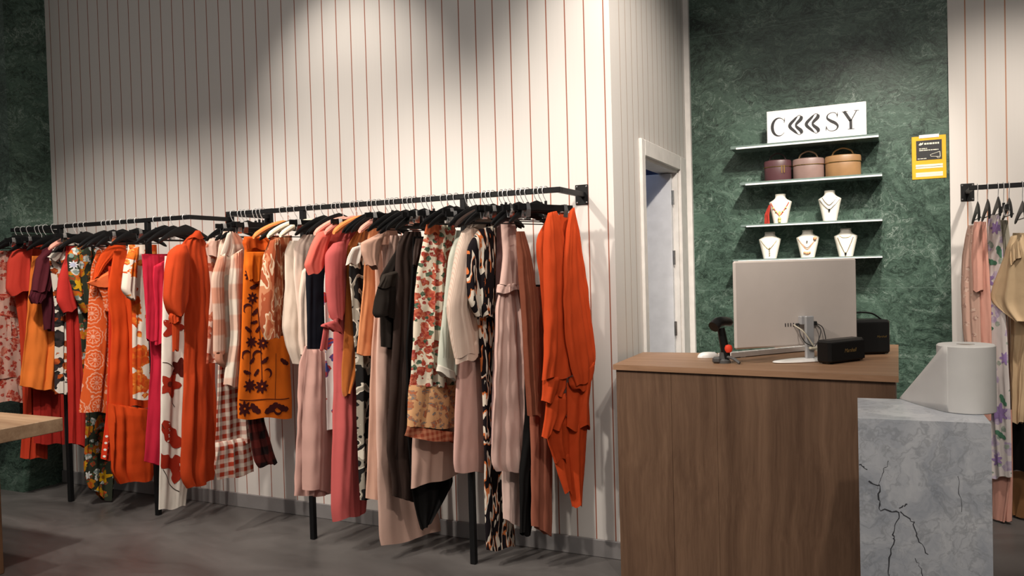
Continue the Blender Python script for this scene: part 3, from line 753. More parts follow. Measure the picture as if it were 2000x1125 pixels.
for k in range(14):
    x_ = rnd.uniform(-.012, .018); tm.tube([(.022+x_*.4, rnd.uniform(-.006, .006), .118), (x_*1.0, rnd.uniform(-.008, .008), .06), (x_*1.3-.002, rnd.uniform(-.01, .01), .0015)], .0028, 5)
tm.build('tassel', solid('red_thread', (.42, .035, .02), .8), o)
b, f = bust(1598, 1643, 372, 425, 2, 'ivory necklace bust with dark chains, right of the coral-red one')
necklace(b, f, vee(.62, .76, .52), .0026, GREYC, 'short dark chain on the upper right bust')
necklace(b, f, vee(.85, .70, .38), .0028, GREYC, 'longer dark chain with a dark pendant on the upper right bust', None, (0, .34, DARKM, .008))
b, f = bust(1482, 1525, 453, 503, 3, 'ivory necklace bust with a long thin drop, left of three on the low shelf')
necklace(b, f, vee(.70, .68, .36), .0020, PALEG, 'fine gold chain with a long drop on the lower left bust', [(.05, .28, .004), (.05, .2, .004), (.05, .12, .004)], (.05, .36, PALEG, .006))
b, f = bust(1555, 1600, 449, 501, 3, 'ivory necklace bust with peach beads, middle of three on the low shelf')
necklace(b, f, vee(.72, .66, .36), .0020, GREYC, 'fine chain with a small cross on the lower middle bust', None, (0, .56, GREYC, .006))
necklace(b, f, vee(.80, .70, .30), .0020, PEACHB, 'peach bead necklace on the lower middle bust', [(-.22, .18, .007), (-.08, .16, .008), (.08, .16, .008), (.22, .18, .007), (.68, .68, .011)], (0, .15, PEACHB, .007))
b, f = bust(1629, 1675, 446, 499, 3, 'ivory necklace bust with a dark bead, right of three on the low shelf')
necklace(b, f, vee(.66, .68, .12), .0018, PALEG, 'long fine gold chain with a dark bead on the lower right bust', None, (0, .08, DARKM, .008))
necklace(b, f, vee(.50, .74, .67), .0016, PALEG, 'short fine gold chain on the lower right bust')

# ------------------------------------------------------------------ table at the left edge
TABLEW = wood('oak_table', (.25, .15, .085), (.46, .32, .20), 'x', .9)
o = empty('display_table', (-4.45, 2.1, 0), 0, 'light oak display table cut off at the left edge', 'table')
local(MB().box((-5.2, 1.9, .680), (-3.905, 2.683, .75), bev=.003), o).build('table_top', TABLEW, o)
OAKLEG = wood('oak_leg', (.16, .08, .04), (.27, .15, .08), 'z')
for x0 in (-4.12, -5.05):
    for y0 in (2.05, 2.37): local(MB().box((x0, y0, 0), (x0+.07, y0+.07, .6795), bev=.003), o).build('leg', OAKLEG, o)
# ------------------------------------------------------------------ garments
RAIL_PX = ([25, 240, 390, 448, 560, 1072, 1091], [450, 433, 421, 418, 410, 372, 371])
def smooth1(a, k):
    for _ in range(k):
        b = a.copy(); b[1:-1] = (a[:-2]+2*a[1:-1]+a[2:])/4; a = b
    return a
class Plane:
    """the vertical plane a garment hangs in: p0 on the rail, e points to the wall, n points to the room"""
    def __init__(s, p0, theta, ulim, off=0.0):
        s.e = np.array([math.sin(theta), math.cos(theta), 0]); s.n = np.array([math.cos(theta), -math.sin(theta), 0])
        if np.dot(s.n, CAM-p0) < 0: s.n = -s.n
        s.p0 = np.array(p0, float); s.ulim = ulim; s.off = off
        s.e_img = 1 if (np.dot(s.e, CR) > 0) else -1
    def uz(s, x, y):
        q = on_plane(x, y, s.p0+s.n*s.off, s.n); return np.dot(q-s.p0, s.e), q[2]
class Cloth:
    def __init__(s, pl, rows, thick, fold, seed, nv=56, puff=2.0, vstart=.05, smooth=3, t0=.45, hem=.006):
        L, R = [], []
        for r in rows:
            if len(r) == 3: y, xl, xr = r; a, b = pl.uz(xl, y), pl.uz(xr, y)
            else: a, b = pl.uz(r[0], r[1]), pl.uz(r[2], r[3])
            L.append(a); R.append(b)
        L, R = np.array(L), np.array(R)
        for A in (L, R): A[:, 0] = np.clip(A[:, 0], -.9, pl.ulim)
        zm = (L[:, 1]+R[:, 1])/2; v = np.concatenate([[0], np.cumsum(np.abs(np.diff(zm))+1e-4)]); s.len = v[-1]; v = v/v[-1]
        vv = np.linspace(0, 1, nv)
        g = lambda A, c: smooth1(np.interp(vv, v, A[:, c]), smooth)
        s.vv = vv; s.L = np.stack([g(L, 0), g(L, 1)], 1); s.R = np.stack([g(R, 0), g(R, 1)], 1)
        s.pl, s.thick, s.fold, s.seed, s.puff, s.vstart, s.t0, s.hem = pl, thick, fold, seed, puff, vstart, t0, hem
        s.urange = (L[:, 0].min(), R[:, 0].max(), L[:, 0].max(), R[:, 0].min())
    def foldf(s, t, v):
        amp, k = s.fold; sd = s.seed
        g = np.clip((v-s.vstart)/(.5), 0, 1); g = g*g*(3-2*g)
        tc = t-.5; fan = 1.12-.22*v
        w1 = tc+.075*np.sin(2*np.pi*tc*1.27+sd)+.04*np.sin(2*np.pi*tc*2.9+sd*4+.3*v)
        ph = 2*np.pi*k*.8*w1*fan+.22*np.sin(2.2*v+sd*2)
        a = np.sin(ph+sd); ridge = np.sign(a)*np.abs(a)**.85
        env = .55+.45*np.sin(5.1*tc+sd*1.7+.5*v)
        w = ridge*env+.5*np.sin(ph*.47+sd*3.1+.5*v)+.22*np.sin(ph*1.83+sd*5+.3*v)
        cr = np.sin(17*t+23*v+sd*7)*np.sin(11*v-13*t+sd)*.12+np.sin(29*t-19*v+sd*3)*np.sin(27*v+sd*9)*.07
        return amp*(w*(.12+.88*g)+cr*1.5*min(1, (s.len/.8)**1.5))
    def pt(s, t, v, side=1, lift=0.0):
        t = np.asarray(t, float); v = np.asarray(v, float); I = lambda A, c: np.interp(v, s.vv, A[:, c])
        Lu, Lz, Ru, Rz = I(s.L, 0), I(s.L, 1), I(s.R, 0), I(s.R, 1)
        u = Lu+(Ru-Lu)*t; z = Lz+(Rz-Lz)*t
        prof = np.clip(1-np.abs(2*t-1)**s.puff, 0, 1)**.5
        th = s.thick*np.clip(s.t0+(1-s.t0)*np.clip(v/.12, 0, 1), 0, 1)
        f = s.foldf(t, v)
        o = s.pl.off+side*prof*th/2+f+side*lift
        z = z-s.hem*np.sin(9*t+s.seed*4)*np.clip((v-.75)/.25, 0, 1)+.25*f*np.clip((v-.8)/.2, 0, 1)
        z = np.maximum(z, .012)
        p0, e, n = s.pl.p0, s.pl.e, s.pl.n
        P = np.stack([p0[0]+e[0]*u+n[0]*o, p0[1]+e[1]*u+n[1]*o, z], -1)
        return P, u, z
    def locate(s, x, y):
        pl2 = Plane.__new__(Plane); pl2.__dict__.update(s.pl.__dict__); pl2.off = s.pl.off+s.thick*.45
        u, z = pl2.uz(x, y); return u, z
    def tv(s, u, z):
        u = np.asarray(u, float); z = np.asarray(z, float); t = np.full(u.shape, .5)
        for _ in range(8):
            zt = s.L[None, :, 1]*(1-t[:, None])+s.R[None, :, 1]*t[:, None]
            v = np.array([np.interp(-zz, -row, s.vv) for zz, row in zip(z, zt)])
            Lu = np.interp(v, s.vv, s.L[:, 0]); Ru = np.interp(v, s.vv, s.R[:, 0]); t = np.clip((u-Lu)/(Ru-Lu+1e-6), .015, .985)
        return t, v
    def mesh(s, nu=34):
        g = MB(); nv = len(s.vv)
        tt = .5-.5*np.cos(np.linspace(0, np.pi, nu)); tt = .5*tt+.5*np.linspace(0, 1, nu)
        T, Vv = np.meshgrid(tt, s.vv)
        Pf, U, Z = s.pt(T, Vv, 1); Tb = T[:, ::-1][:, 1:-1]; Pb, Ub, Zb = s.pt(Tb, Vv[:, 1:-1], -1)
        P = np.concatenate([Pf, Pb], 1); U = np.concatenate([U, Ub], 1); Z = np.concatenate([Z, Zb], 1)
        n = P.shape[1]; fs = []
        for i in range(nv-1):
            for j in range(n):
                k = (j+1) % n; fs.append((i*n+j, (i+1)*n+j, (i+1)*n+k, i*n+k))
        for j in range(nu-1):                       # close the top
            a, b = j, j+1; c = n-j if 0 < j else 0; d_ = n-(j+1)
            q = []
            for i_ in (a, b, d_, c):
                if i_ not in q: q.append(i_)
            if len(q) > 2: fs.append(tuple(q))
        g.v = [tuple(p) for p in P.reshape(-1, 3)]; g.f = fs; g.mi = [0]*len(fs)
        sh = s.seed*.37
        g.uv = np.stack([U.ravel()+sh, Z.ravel()+sh*.7], 1).tolist()
        return g
    def decal(s, g, kind, x, y, size, rot=0, mi=1, **k):
        """embroidered or printed motif following the cloth; size in metres"""
        u0, z0 = s.locate(x, y); lay = k.get('lay', 1)
        outs = []
        if kind == 'flower':
            n = k.get('petals', 6); a = np.linspace(0, 2*np.pi, 40, endpoint=False)
            outs.append((size*(.80+.24*np.cos(n*a+rot)), a, 4))
        elif kind == 'disc': a = np.linspace(0, 2*np.pi, 24, endpoint=False); outs.append((size*np.ones(24), a, 3))
        if outs:
            r, a, m_ = outs[0]; U = [u0]; Z = [z0]
            for q in range(1, m_+1):
                U += list(u0+r*q/m_*np.cos(a)); Z += list(z0+r*q/m_*np.sin(a)*k.get('asp', 1.0))
            fs = [(0, 1+i, 1+(i+1) % len(a)) for i in range(len(a))]; N_ = len(a)
            for q in range(1, m_):
                fs += [(1+(q-1)*N_+i, 1+q*N_+i, 1+q*N_+(i+1) % N_, 1+(q-1)*N_+(i+1) % N_) for i in range(N_)]
        else:
            if kind == 'ring':
                a = np.linspace(0, 2*np.pi, 40); C = np.stack([size*np.cos(a), size*np.sin(a)], 1); W = np.full(40, k.get('w', .004))
            elif kind == 'crescent':
                a = np.linspace(rot, rot+math.pi*1.15, 18); C = np.stack([size*np.cos(a), size*np.sin(a)], 1); W = size*.55*np.sin(np.linspace(.15, math.pi-.1, 18))
            elif kind == 'leaf':
                q = np.linspace(-1, 1, 16); C = np.stack([size*q*math.cos(rot), size*q*math.sin(rot)], 1)+np.stack([-.15*size*q*q*math.sin(rot), .15*size*q*q*math.cos(rot)], 1)
                W = size*k.get('fat', .8)*np.sqrt(np.clip(1-q*q, 0.002, 1))*(1+.15*np.cos(9*q))
            elif kind == 'stem':
                pts = [s.locate(*p) for p in k['pts']]; C = np.array(sag([(p[0], p[1], 0) for p in pts], 8))[:, :2]-np.array([u0, z0]); W = np.full(len(C), k.get('w', .004))
            d_ = np.gradient(C, axis=0); d_ /= np.linalg.norm(d_, axis=1)[:, None]+1e-9; nn = np.stack([-d_[:, 1], d_[:, 0]], 1)
            cols = np.linspace(-.5, .5, 5); U, Z = [], []
            for c, w, q in zip(C, W, nn):
                for h in cols: U.append(u0+c[0]+q[0]*w*h); Z.append(z0+c[1]+q[1]*w*h)
            fs = [(i*5+j, i*5+j+1, i*5+j+6, i*5+j+5) for i in range(len(C)-1) for j in range(4)]
        t, v = s.tv(np.array(U), np.array(Z)); v = np.clip(v, .003, .995)
        P, uu, zz = s.pt(t, v, 1, .0018*lay)
        b = len(g.v); g.v += [tuple(p) for p in P]; g.f += [tuple(b+i for i in f) for f in fs]; g.mi += [mi]*len(fs)
        g.uv += np.stack([uu, zz], 1).tolist()

HOOKM = solid('bright_hook_wire', (.82, .82, .82), .35, .55)
def hanger(pl, kind, col, label, zn, group, rz_):
    """hook over the rail, then arms or a clip bar"""
    o = empty('clothes_hanger', tuple(pl.p0), 0, label, 'hanger', group)
    R0 = pl.p0; W = lambda u, z, q=0: np.array([R0[0]+pl.e[0]*u+pl.n[0]*q, R0[1]+pl.e[1]*u+pl.n[1]*q, z])-R0
    r = .0205
    pts = [W(-r*math.cos(a), rz_+r*math.sin(a)) for a in np.linspace(math.pi*1.05, -.35, 12)]
    pts += [W(-.012, rz_-.028), W(.0, rz_-.045), W(0, zn+.012)]
    MB().tube(pts, .0021, 6).build('hook', HOOKM, o, True)
    if kind in ('arms', 'pad'):
        g = MB(); rings = []
        wd = .0065 if kind == 'arms' else .017
        us = np.linspace(-.195, .195, 27)
        for u in us:
            a = abs(u)/.195; zc_ = zn+.006-.030*a-.050*a**2; h = (.020*(1-a)+.011) if kind == 'arms' else .017
            if a > .97: h *= .6
            rings.append([W(u, zc_+h*math.sin(q), wd*math.cos(q)*(.7 if a > .97 else 1)+.012*a*a) for q in np.linspace(0, 2*math.pi, 10, endpoint=False)])
        g.loft_rings(rings).build('arms', col, o, True)
        if kind == 'arms':
            MB().tube([W(-.165, zn-.058), W(.165, zn-.058)], .003, 6).build('trouser_bar', col, o, True)
    else:
        g = MB(); rings = []
        for u in np.linspace(-.165, .165, 9):
            rings.append([W(u+0, zn+q[1], q[0]) for q in ((-.006, -.013), (.006, -.013), (.006, .013), (-.006, .013))])
        g.loft_rings(rings); g.tube([W(0, zn+.01), W(0, zn+.03)], .007, 8)
        g.build('bar', col, o)
        for u in (-.115, .115):
            c = MB()
            for q in (-1, 1):
                c.loft_rings([[W(u+a, zn+z_, q*d_) for a, d_ in ((-w_, lo), (w_, lo), (w_, lo+.003), (-w_, lo+.003))] for z_, w_, lo in ((.016, .010, .0065), (-.012, .012, .012), (-.045, .015, .004))])
            c.build('clip', STEEL, o)
    return o

LOG = []
def relax(hooks, lo, hi, gap, legs):                   # neighbours on a rail keep a little room between them and the legs
    x = [on_y(h, np.interp(h, *RAIL_PX), RAIL_Y)[0] for h in hooks]; key = list(hooks)
    for after, lx in legs:
        i = key.index(after)+1; key.insert(i, None); x.insert(i, lx)
    x = np.array(x); pin = {i: x[i] for i, k in enumerate(key) if k is None}
    for _ in range(600):
        for i in range(len(x)-1):
            g_ = gap*.75 if (i in pin or i+1 in pin) else gap
            d_ = g_-(x[i+1]-x[i])
            if d_ > 0: x[i] -= d_/2; x[i+1] += d_/2
        x = np.clip(x, lo, hi)
        for i, v in pin.items(): x[i] = v
    return {h: float(v) for h, v in zip(key, x) if h is not None}
HOOKS_A = [34, 62, 82, 92, 112, 128, 147, 168, 205, 222, 236, 268, 304, 338, 372]
HOOKS_B = [447, 458, 476, 500, 512, 552, 584, 600, 632, 655, 668, 692, 712, 722, 740, 757, 776, 788, 806, 828, 846, 866, 905, 926, 938, 962, 980, 992, 1003, 1030, 1042, 1044, 1090]
RELAX = relax(HOOKS_A, -5.42, -3.80, .085, ((112, -4.939), (268, -4.121)))
RELAX.update(relax(HOOKS_B, -3.42, -1.47, .055, ((584, -2.912), (905, -1.908))))
ALL = []
ONRAIL = []
def garment(name, label, short, cat, hx, th, mat_, rows, thick=.04, fold=(.010, 4), parts=(), hang='arms', hcol=None, seed=None, X=None,
            decals=(), dmats=(), hung=.078, body='body', rail='AB', **kw):
    seed = seed if seed is not None else (len(ALL)*1.37) % 6.1
    if rail == 'AB':
        hy = np.interp(hx, *RAIL_PX); p = on_y(hx, hy, RAIL_Y); p0 = np.array([RELAX.get(round(float(hx)), p[0]), RAIL_Y, 0]); rz_ = RAIL_Z; ulim = (WALL_Y-.035-RAIL_Y)/math.cos(th*D2R)
        grp = 'garments on the long racks'; hg = 'hangers on the long racks'
    else:
        p0 = np.array([hx, RC_Y, 0]); rz_ = RC_Z; ulim = (BACK_Y-.05-RC_Y)/math.cos(th*D2R); grp = 'garments on the right rail'; hg = 'hangers on the right rail'
    pl = Plane(p0, th*D2R, ulim)
    if rail == 'C': thick *= .7; fold = (fold[0]*.7, fold[1])
    cl = Cloth(pl, rows, thick, fold, seed, **kw)
    LOG.append((short, np.round(cl.urange, 2).tolist()))
    g = cl.mesh()
    for d_ in decals: cl.decal(g, **d_)
    base = Vector((p0[0], p0[1], max(0.0, float(min(q[2] for q in g.v)))))
    T = Matrix.Translation(-base)
    if parts:
        o = empty(name, base, 0, label, cat, grp); ob = g.xform(T).build(body, [mat_]+list(dmats), o, True, 80)
    else:
        o = g.xform(T).build(name, [mat_]+list(dmats), None, True, 80); o.location = base; tag(o, label, cat, grp)
    for i, P_ in enumerate(parts):
        P_ = dict(P_); pn = P_.pop('name'); pm = P_.pop('mat', mat_); pr_ = P_.pop('rows'); off = P_.pop('off', .03)
        pt_ = P_.pop('thick', .03); pf = P_.pop('fold', (.006, 3)); lab = P_.pop('label', None); pd = P_.pop('decals', ()); pdm = P_.pop('dmats', ())
        pc_ = Cloth(Plane(p0, th*D2R, ulim, off), pr_, pt_, pf, seed+1.9*(i+1), nv=P_.pop('nv', 30), **P_)
        pg_ = pc_.mesh(26)
        for d_ in pd: pc_.decal(pg_, **d_)
        po = pg_.xform(T).build(pn, [pm]+list(pdm), o, True, 80)
        if lab: po['label'] = lab
    if hang:
        zn = rz_-hung
        if rail == 'C': pl = Plane(p0, 0, ulim)
        hanger(pl, hang, hcol or HANGER_BLACK, {'arms': 'black hanger carrying the ', 'pad': 'padded hanger carrying the ', 'clip': 'black clip hanger holding the '}[hang]+short, zn, hg, rz_)
    ALL.append(o)
    if rail == 'AB': ONRAIL.append((p0[0], short, th))
    return o

# colours of the cloths
CORALRED = plain((.62, .055, .035)); BURG = plain((.075, .012, .020)); ORANGE = plain((.78, .20, .035)); CRIM = plain((.42, .024, .018))
ORRED = plain((.60, .062, .010)); MAGENTA = plain((.50, .018, .045)); RUST = plain((.48, .052, .012)); BLUSH = plain((.66, .44, .38)); NAVY = plain((.006, .007, .012))
CREAM = plain((.72, .60, .50), .7); DUSTY = plain((.58, .34, .29)); CORALP = plain((.80, .155, .115)); ROSE = plain((.52, .105, .10)); MUST = plain((.46, .125, .020), .55, .35, .3)
PEACH = plain((.82, .32, .14)); TAUPE = plain((.56, .36, .29)); TAUPE2 = plain((.40, .25, .19)); CHOC = plain((.036, .022, .018), .6); BLACKC = plain((.006, .0055, .0055)); BROWNB = plain((.016, .012, .010))
MINT = plain((.50, .52, .44)); MAUVE = plain((.30, .19, .185)); PALEPINK = plain((.70, .50, .44)); RUCHED = plain((.22, .065, .035), .7, .6); TERRA = plain((.30, .10, .062)); HOTOR = plain((.54, .062, .014))
REDM = plain((.36, .022, .016))
CREAMPRINT = floral((.62, .38, .31), [(15, .50, (.42, .05, .03), (.60, .20, .14), .8, 0.), (30, .34, (.25, .02, .02), (.5, .1, .07), .5, 3.)])
DARKFLOR = floral((.030, .036, .024), [(11, .42, (.45, .22, .012), (.55, .10, .015), .6, 0.), (15, .34, (.62, .60, .56), (.20, .26, .24), .5, 2.), (20, .34, (.05, .12, .05), (.30, .05, .02), .6, 5.)])
ORWHITE = floral((.80, .70, .60), [(7.5, .50, (.74, .17, .02), (.62, .07, .012), .9, 1.), (14, .30, (.55, .06, .01), (.80, .30, .06), .8, 4.)])
BWRUST = floral((.70, .64, .56), [(9, .48, (.012, .012, .012), (.04, .03, .03), 1.0, 0.5), (14, .34, (.50, .10, .02), (.25, .04, .01), .7, 3.)])
RUFFLOR = floral((.66, .42, .34), [(13, .48, (.36, .06, .03), (.50, .16, .09), .9, 2.)])
GINGBIG = check((.78, .68, .57), (.66, .30, .20), .085); GINGSM = check((.76, .64, .54), (.40, .045, .020), .024); PLAIDDK = check((.018, .010, .010), (.14, .022, .018), .045)
FEATHER = flame_print((.36, .085, .035), (.72, .52, .36), (.50, .20, .10), 22, 6.5, 1.3, .55)
BWLEAF = flame_print((.014, .013, .013), (.66, .60, .50), (.30, .27, .22), 11, 8, 4.2, .60)
ABSTR = flame_print((.010, .007, .009), (.62, .17, .05), (.70, .62, .52), 30, 6.5, 2.7, .56)
SKIRTFL = floral((.74, .64, .50), [(21, .50, (.34, .045, .028), (.52, .14, .08), .7, 0.), (24, .30, (.05, .09, .06), (.12, .17, .11), .6, 6.), (30, .30, (.45, .12, .10), (.30, .04, .03), .5, 9.)])
SKIRTBORD = floral((.68, .37, .18), [(28, .42, (.30, .19, .14), (.46, .14, .06), .9, 0.), (38, .34, (.18, .20, .20), (.50, .22, .10), .6, 6.)])
SKIRTHEM = check((.30, .06, .03), (.52, .20, .11), .014)
PINSTR = stripes((.72, .56, .46), (.63, .45, .36), .0065, .3)
MEDAL = medallion((.66, .105, .022), (.80, .48, .34), .125)
WHITEC = plain((.78, .72, .64)); POPPY = plain((.36, .028, .012)); POPPYD = plain((.10, .012, .008)); STEMC = plain((.05, .03, .02)); ORSUEDE = plain((.74, .155, .012)); EMB = plain((.060, .010, .010))
WBLUE = floral((.76, .70, .66), [(11, .42, (.40, .04, .03), (.05, .07, .25), .8, 1.5)])
LILAC = floral((.68, .62, .60), [(13, .36, (.45, .36, .52), (.56, .48, .58), .8, 0.7), (15, .26, (.26, .32, .27), (.40, .44, .38), .7, 4.3)])
SATIN = plain((.60, .44, .27), .38, .3); DUSTC = floral((.55, .35, .28), [(22, .34, (.38, .22, .18), (.62, .44, .36), .6, 2.)]); PINKSUIT = plain((.66, .34, .27)); OLIVEG = plain((.32, .30, .24)); TANSUEDE = plain((.30, .15, .065), .7)
PADCREAM = solid('cream_padding', (.76, .66, .50), .8); PADPINK = solid('pink_padding', (.78, .34, .26), .8); PADOR = solid('orange_padding', (.78, .24, .06), .8); PADROSE = solid('rose_padding', (.74, .26, .20), .8)

D = dict
# --- left rack
garment('ruffle_dress', 'tiered cream and dark red print ruffle dress, far left end of the left rack', 'tiered red print dress', 'dress', 34, 0, CREAMPRINT,
    [(490, -22, 26), (560, -26, 36), (640, -30, 40), (735, -34, 43)], .04, (.012, 4), hung=.07, parts=[
    D(name='ruffle_tier', rows=[(574, -24, 38), (618, -30, 40)], off=.022, thick=.03, fold=(.008, 6)),
    D(name='ruffle_tier', rows=[(612, -28, 38), (660, -33, 41)], off=.022, thick=.03, fold=(.008, 6)),
    D(name='ruffle_tier', rows=[(653, -30, 40), (738, -36, 43)], off=.022, thick=.03, fold=(.009, 6)),
    D(name='ruffle_tier', rows=[(728, -32, 42), (785, -38, 46)], off=.012, thick=.03, fold=(.009, 6))])
garment('dress', 'long coral-red dress with short puffed sleeve, second from the far left', 'coral-red puff-sleeve dress', 'dress', 62, 0, plain((.50, .045, .018)),
    [(47, 487, 85, 474), (560, 26, 95), (640, 38, 90), (800, 46, 92), (895, 40, 92)], .035, (.010, 4), hang='clip', parts=[
    D(name='sleeve', mat=CORALRED, rows=[(24, 492, 63, 476), (14, 512, 62, 500), (10, 566, 60, 556), (20, 578, 59, 563)], off=.045, thick=.07, fold=(.006, 3))])
garment('dress', 'long plain red dress whose hem shows below the orange skirt above the oak table', 'long red dress behind the orange skirt', 'dress', 82, 0, REDM,
    [(500, 62, 110), (600, 62, 115), (766, 66, 122), (867, 68, 124)], .03, (.010, 4))
garment('skirt', 'light orange flared midi skirt between red and burgundy tops', 'light orange skirt', 'skirt', 92, 0, ORANGE,
    [(500, 62, 118), (590, 54, 112), (680, 47, 118), (38.5, 754, 112, 766)], .04, (.016, 3.2), hang='clip')
garment('blouse', 'dark burgundy blouse with puffed gathered sleeve', 'burgundy blouse', 'blouse', 112, 0, BURG,
    [(472, 88, 124), (520, 72, 130), (600, 82, 130), (645, 85, 116)], .035, (.010, 3), parts=[
    D(name='sleeve', mat=plain((.105, .018, .026)), rows=[(96, 483, 118, 474), (70, 505, 112, 498), (62, 545, 105, 545), (60, 570, 96, 568)], off=.05, thick=.07, fold=(.010, 2.5)),
    D(name='cuff', rows=[(566, 60, 94), (580, 56, 90), (592, 63, 78)], off=.05, thick=.05, fold=(.006, 5))])
garment('blouse', 'white blouse with black and rust print behind the burgundy one', 'black, white and rust print blouse', 'blouse', 128, 0, BWRUST,
    [(472, 112, 145), (500, 95, 148), (600, 108, 150), (700, 107, 152), (770, 107, 152)], .035, (.010, 3), parts=[
    D(name='collar', rows=[(118, 470, 134, 468), (98, 500, 126, 508), (93, 503, 118, 516)], off=.04, thick=.02, fold=(.008, 2))])
garment('dress', 'crimson dress with short pointed flutter sleeve, left of the dark floral one', 'crimson dress', 'dress', 147, 0, CRIM,
    [(480, 128, 168), (560, 128, 172), (700, 132, 178), (790, 135, 182), (135, 864, 184, 880)], .035, (.012, 3.5), hcol=CRIM and PADPINK, hang='pad', parts=[
    D(name='sleeve', mat=plain((.52, .035, .028)), rows=[(127, 505, 140, 500), (114, 545, 140, 540), (110, 588, 146, 580), (124, 612, 150, 602)], off=.035, thick=.045, fold=(.004, 2))])
garment('maxi_dress', 'dark green floral maxi dress with white and yellow blooms', 'dark floral maxi dress', 'dress', 168, 0, DARKFLOR,
    [(486, 140, 195), (612, 152, 200), (805, 166, 222), (925, 161, 226), (172, 950, 220, 985)], .035, (.014, 3), parts=[
    D(name='sleeve', rows=[(140, 486, 176, 470), (131, 498, 178, 490), (134, 545, 178, 545), (147, 585, 176, 595), (163, 612, 174, 612)], off=.04, thick=.06, fold=(.008, 2.5),
      decals=[D(kind='flower', x=144, y=517, size=.026, mi=1, petals=8), D(kind='disc', x=143, y=517, size=.013, mi=2, lay=2), D(kind='flower', x=153, y=556, size=.030, mi=3, petals=5, asp=1.4), D(kind='disc', x=141, y=499, size=.014, mi=4)],
      dmats=[plain((.66, .66, .70)), plain((.40, .42, .55)), plain((.60, .33, .012)), plain((.18, .26, .23))])],
    decals=[D(kind='flower', x=205, y=930, size=.042, mi=1, petals=5), D(kind='flower', x=190, y=962, size=.034, mi=1, petals=5), D(kind='disc', x=203, y=931, size=.011, mi=2, lay=2), D(kind='flower', x=172, y=928, size=.026, mi=3, petals=6), D(kind='flower', x=166, y=905, size=.02, mi=1, petals=5), D(kind='flower', x=192, y=880, size=.02, mi=3, petals=5)],
    dmats=[plain((.60, .33, .012)), plain((.20, .09, .01)), plain((.62, .62, .60))])
garment('dress', 'orange dress with pale medallion print, ruffle and bow shoulder', 'orange medallion-print dress', 'dress', 205, 0, MEDAL,
    [(488, 190, 250), (520, 178, 250), (580, 174, 245), (640, 172, 240), (700, 167.5, 238), (155, 804, 232, 808)], .04, (.009, 3), parts=[
    D(name='bow', mat=ORRED, rows=[(218, 474, 245, 474), (196, 496, 244, 490), (184, 522, 216, 510), (180, 546, 192, 536)], off=.05, thick=.04, fold=(.008, 2)),
    D(name='bow', mat=ORRED, rows=[(216, 476, 246, 474), (214, 500, 246, 500), (226, 530, 242, 560), (228, 560, 240, 600)], off=.055, thick=.035, fold=(.008, 2)),
    D(name='ruffle', mat=plain((.74, .16, .05)), rows=[(180, 548, 224, 522), (169, 552, 236, 536), (178, 560, 240, 560)], off=.055, thick=.04, fold=(.012, 5)),
    D(name='sleeve', rows=[(192, 562, 222, 556), (200, 580, 224, 572), (205, 608, 220, 600)], off=.05, thick=.035, fold=(.004, 2))])
garment('maxi_dress', 'plain orange-red long dress with gathered tier at the hem', 'plain orange-red tiered dress', 'dress', 236, 0, ORRED,
    [(490, 222, 280), (570, 209, 280), (640, 219, 285), (700, 217, 292), (794, 213, 300)], .04, (.014, 3.5), parts=[
    D(name='hem_tier', rows=[(212, 788, 300, 800), (212, 850, 304, 850), (214, 922, 306, 920), (230, 944, 300, 938)], off=.012, thick=.05, fold=(.016, 4.5), vstart=-.2)])
garment('dress', 'red dress edged with white dots, peeping out below the medallion print', 'white-dotted red dress', 'dress', 222, 0, plain((.62, .04, .012)),
    [(520, 212, 260), (700, 212, 260), (800, 208, 255), (196, 896, 250, 905)], .025, (.006, 3), hang='arms',
    decals=[D(kind='disc', x=208-k*1.6, y=852+k*13, size=.007, mi=1) for k in range(4)]+[D(kind='disc', x=212-k*1.0, y=862+k*12, size=.007, mi=1) for k in range(4)], dmats=[WHITEC])
garment('dress', 'white dress with bold orange leaf print', 'orange leaf-print white dress', 'dress', 268, 2, ORWHITE,
    [(478, 250, 306), (520, 246, 308), (600, 258, 312), (700, 257, 318), (258, 780, 318, 780)], .04, (.010, 3), parts=[
    D(name='sleeve', rows=[(252, 488, 272, 482), (242, 520, 268, 520), (236, 566, 266, 575), (248, 580, 264, 588)], off=.045, thick=.05, fold=(.006, 2))])
garment('dress', 'magenta-red long dress clipped to a bar hanger', 'magenta-red dress', 'dress', 304, 2, MAGENTA,
    [(496, 276, 332), (600, 284, 340), (700, 297, 345), (810, 290, 345), (283, 902, 345, 915)], .035, (.013, 3), hang='clip', parts=[
    D(name='front_panel', rows=[(498, 277, 312), (580, 284, 316), (640, 285, 318), (286, 662, 314, 672)], off=.035, thick=.03, fold=(.010, 2)),
    D(name='sleeve', rows=[(300, 520, 330, 505), (298, 545, 334, 540), (304, 600, 332, 590), (303, 672, 326, 672)], off=.05, thick=.03, fold=(.008, 2))])
POP = [D(kind='flower', x=338, y=640, size=.075, mi=1, petals=5), D(kind='flower', x=332, y=752, size=.078, mi=1, petals=5, rot=.8), D(kind='disc', x=330, y=750, size=.016, mi=2, lay=2), D(kind='flower', x=350, y=718, size=.06, mi=2, petals=5), D(kind='leaf', x=333, y=850, size=.105, rot=-1.0, mi=1, fat=.8), D(kind='leaf', x=322, y=902, size=.095, rot=-.5, mi=1, fat=.8), D(kind='leaf', x=345, y=915, size=.085, rot=1.5, mi=1, fat=.8),
       D(kind='stem', x=330, y=780, size=1, mi=3, pts=[(332, 770), (336, 785), (342, 795)], w=.004), D(kind='stem', x=320, y=830, size=1, mi=3, pts=[(311, 828), (316, 830), (320, 838)], w=.004), D(kind='stem', x=320, y=930, size=1, mi=3, pts=[(318, 918), (332, 945), (349, 960)], w=.004), D(kind='stem', x=320, y=708, size=1, mi=3, pts=[(314, 708), (326, 709), (336, 716)], w=.004)]
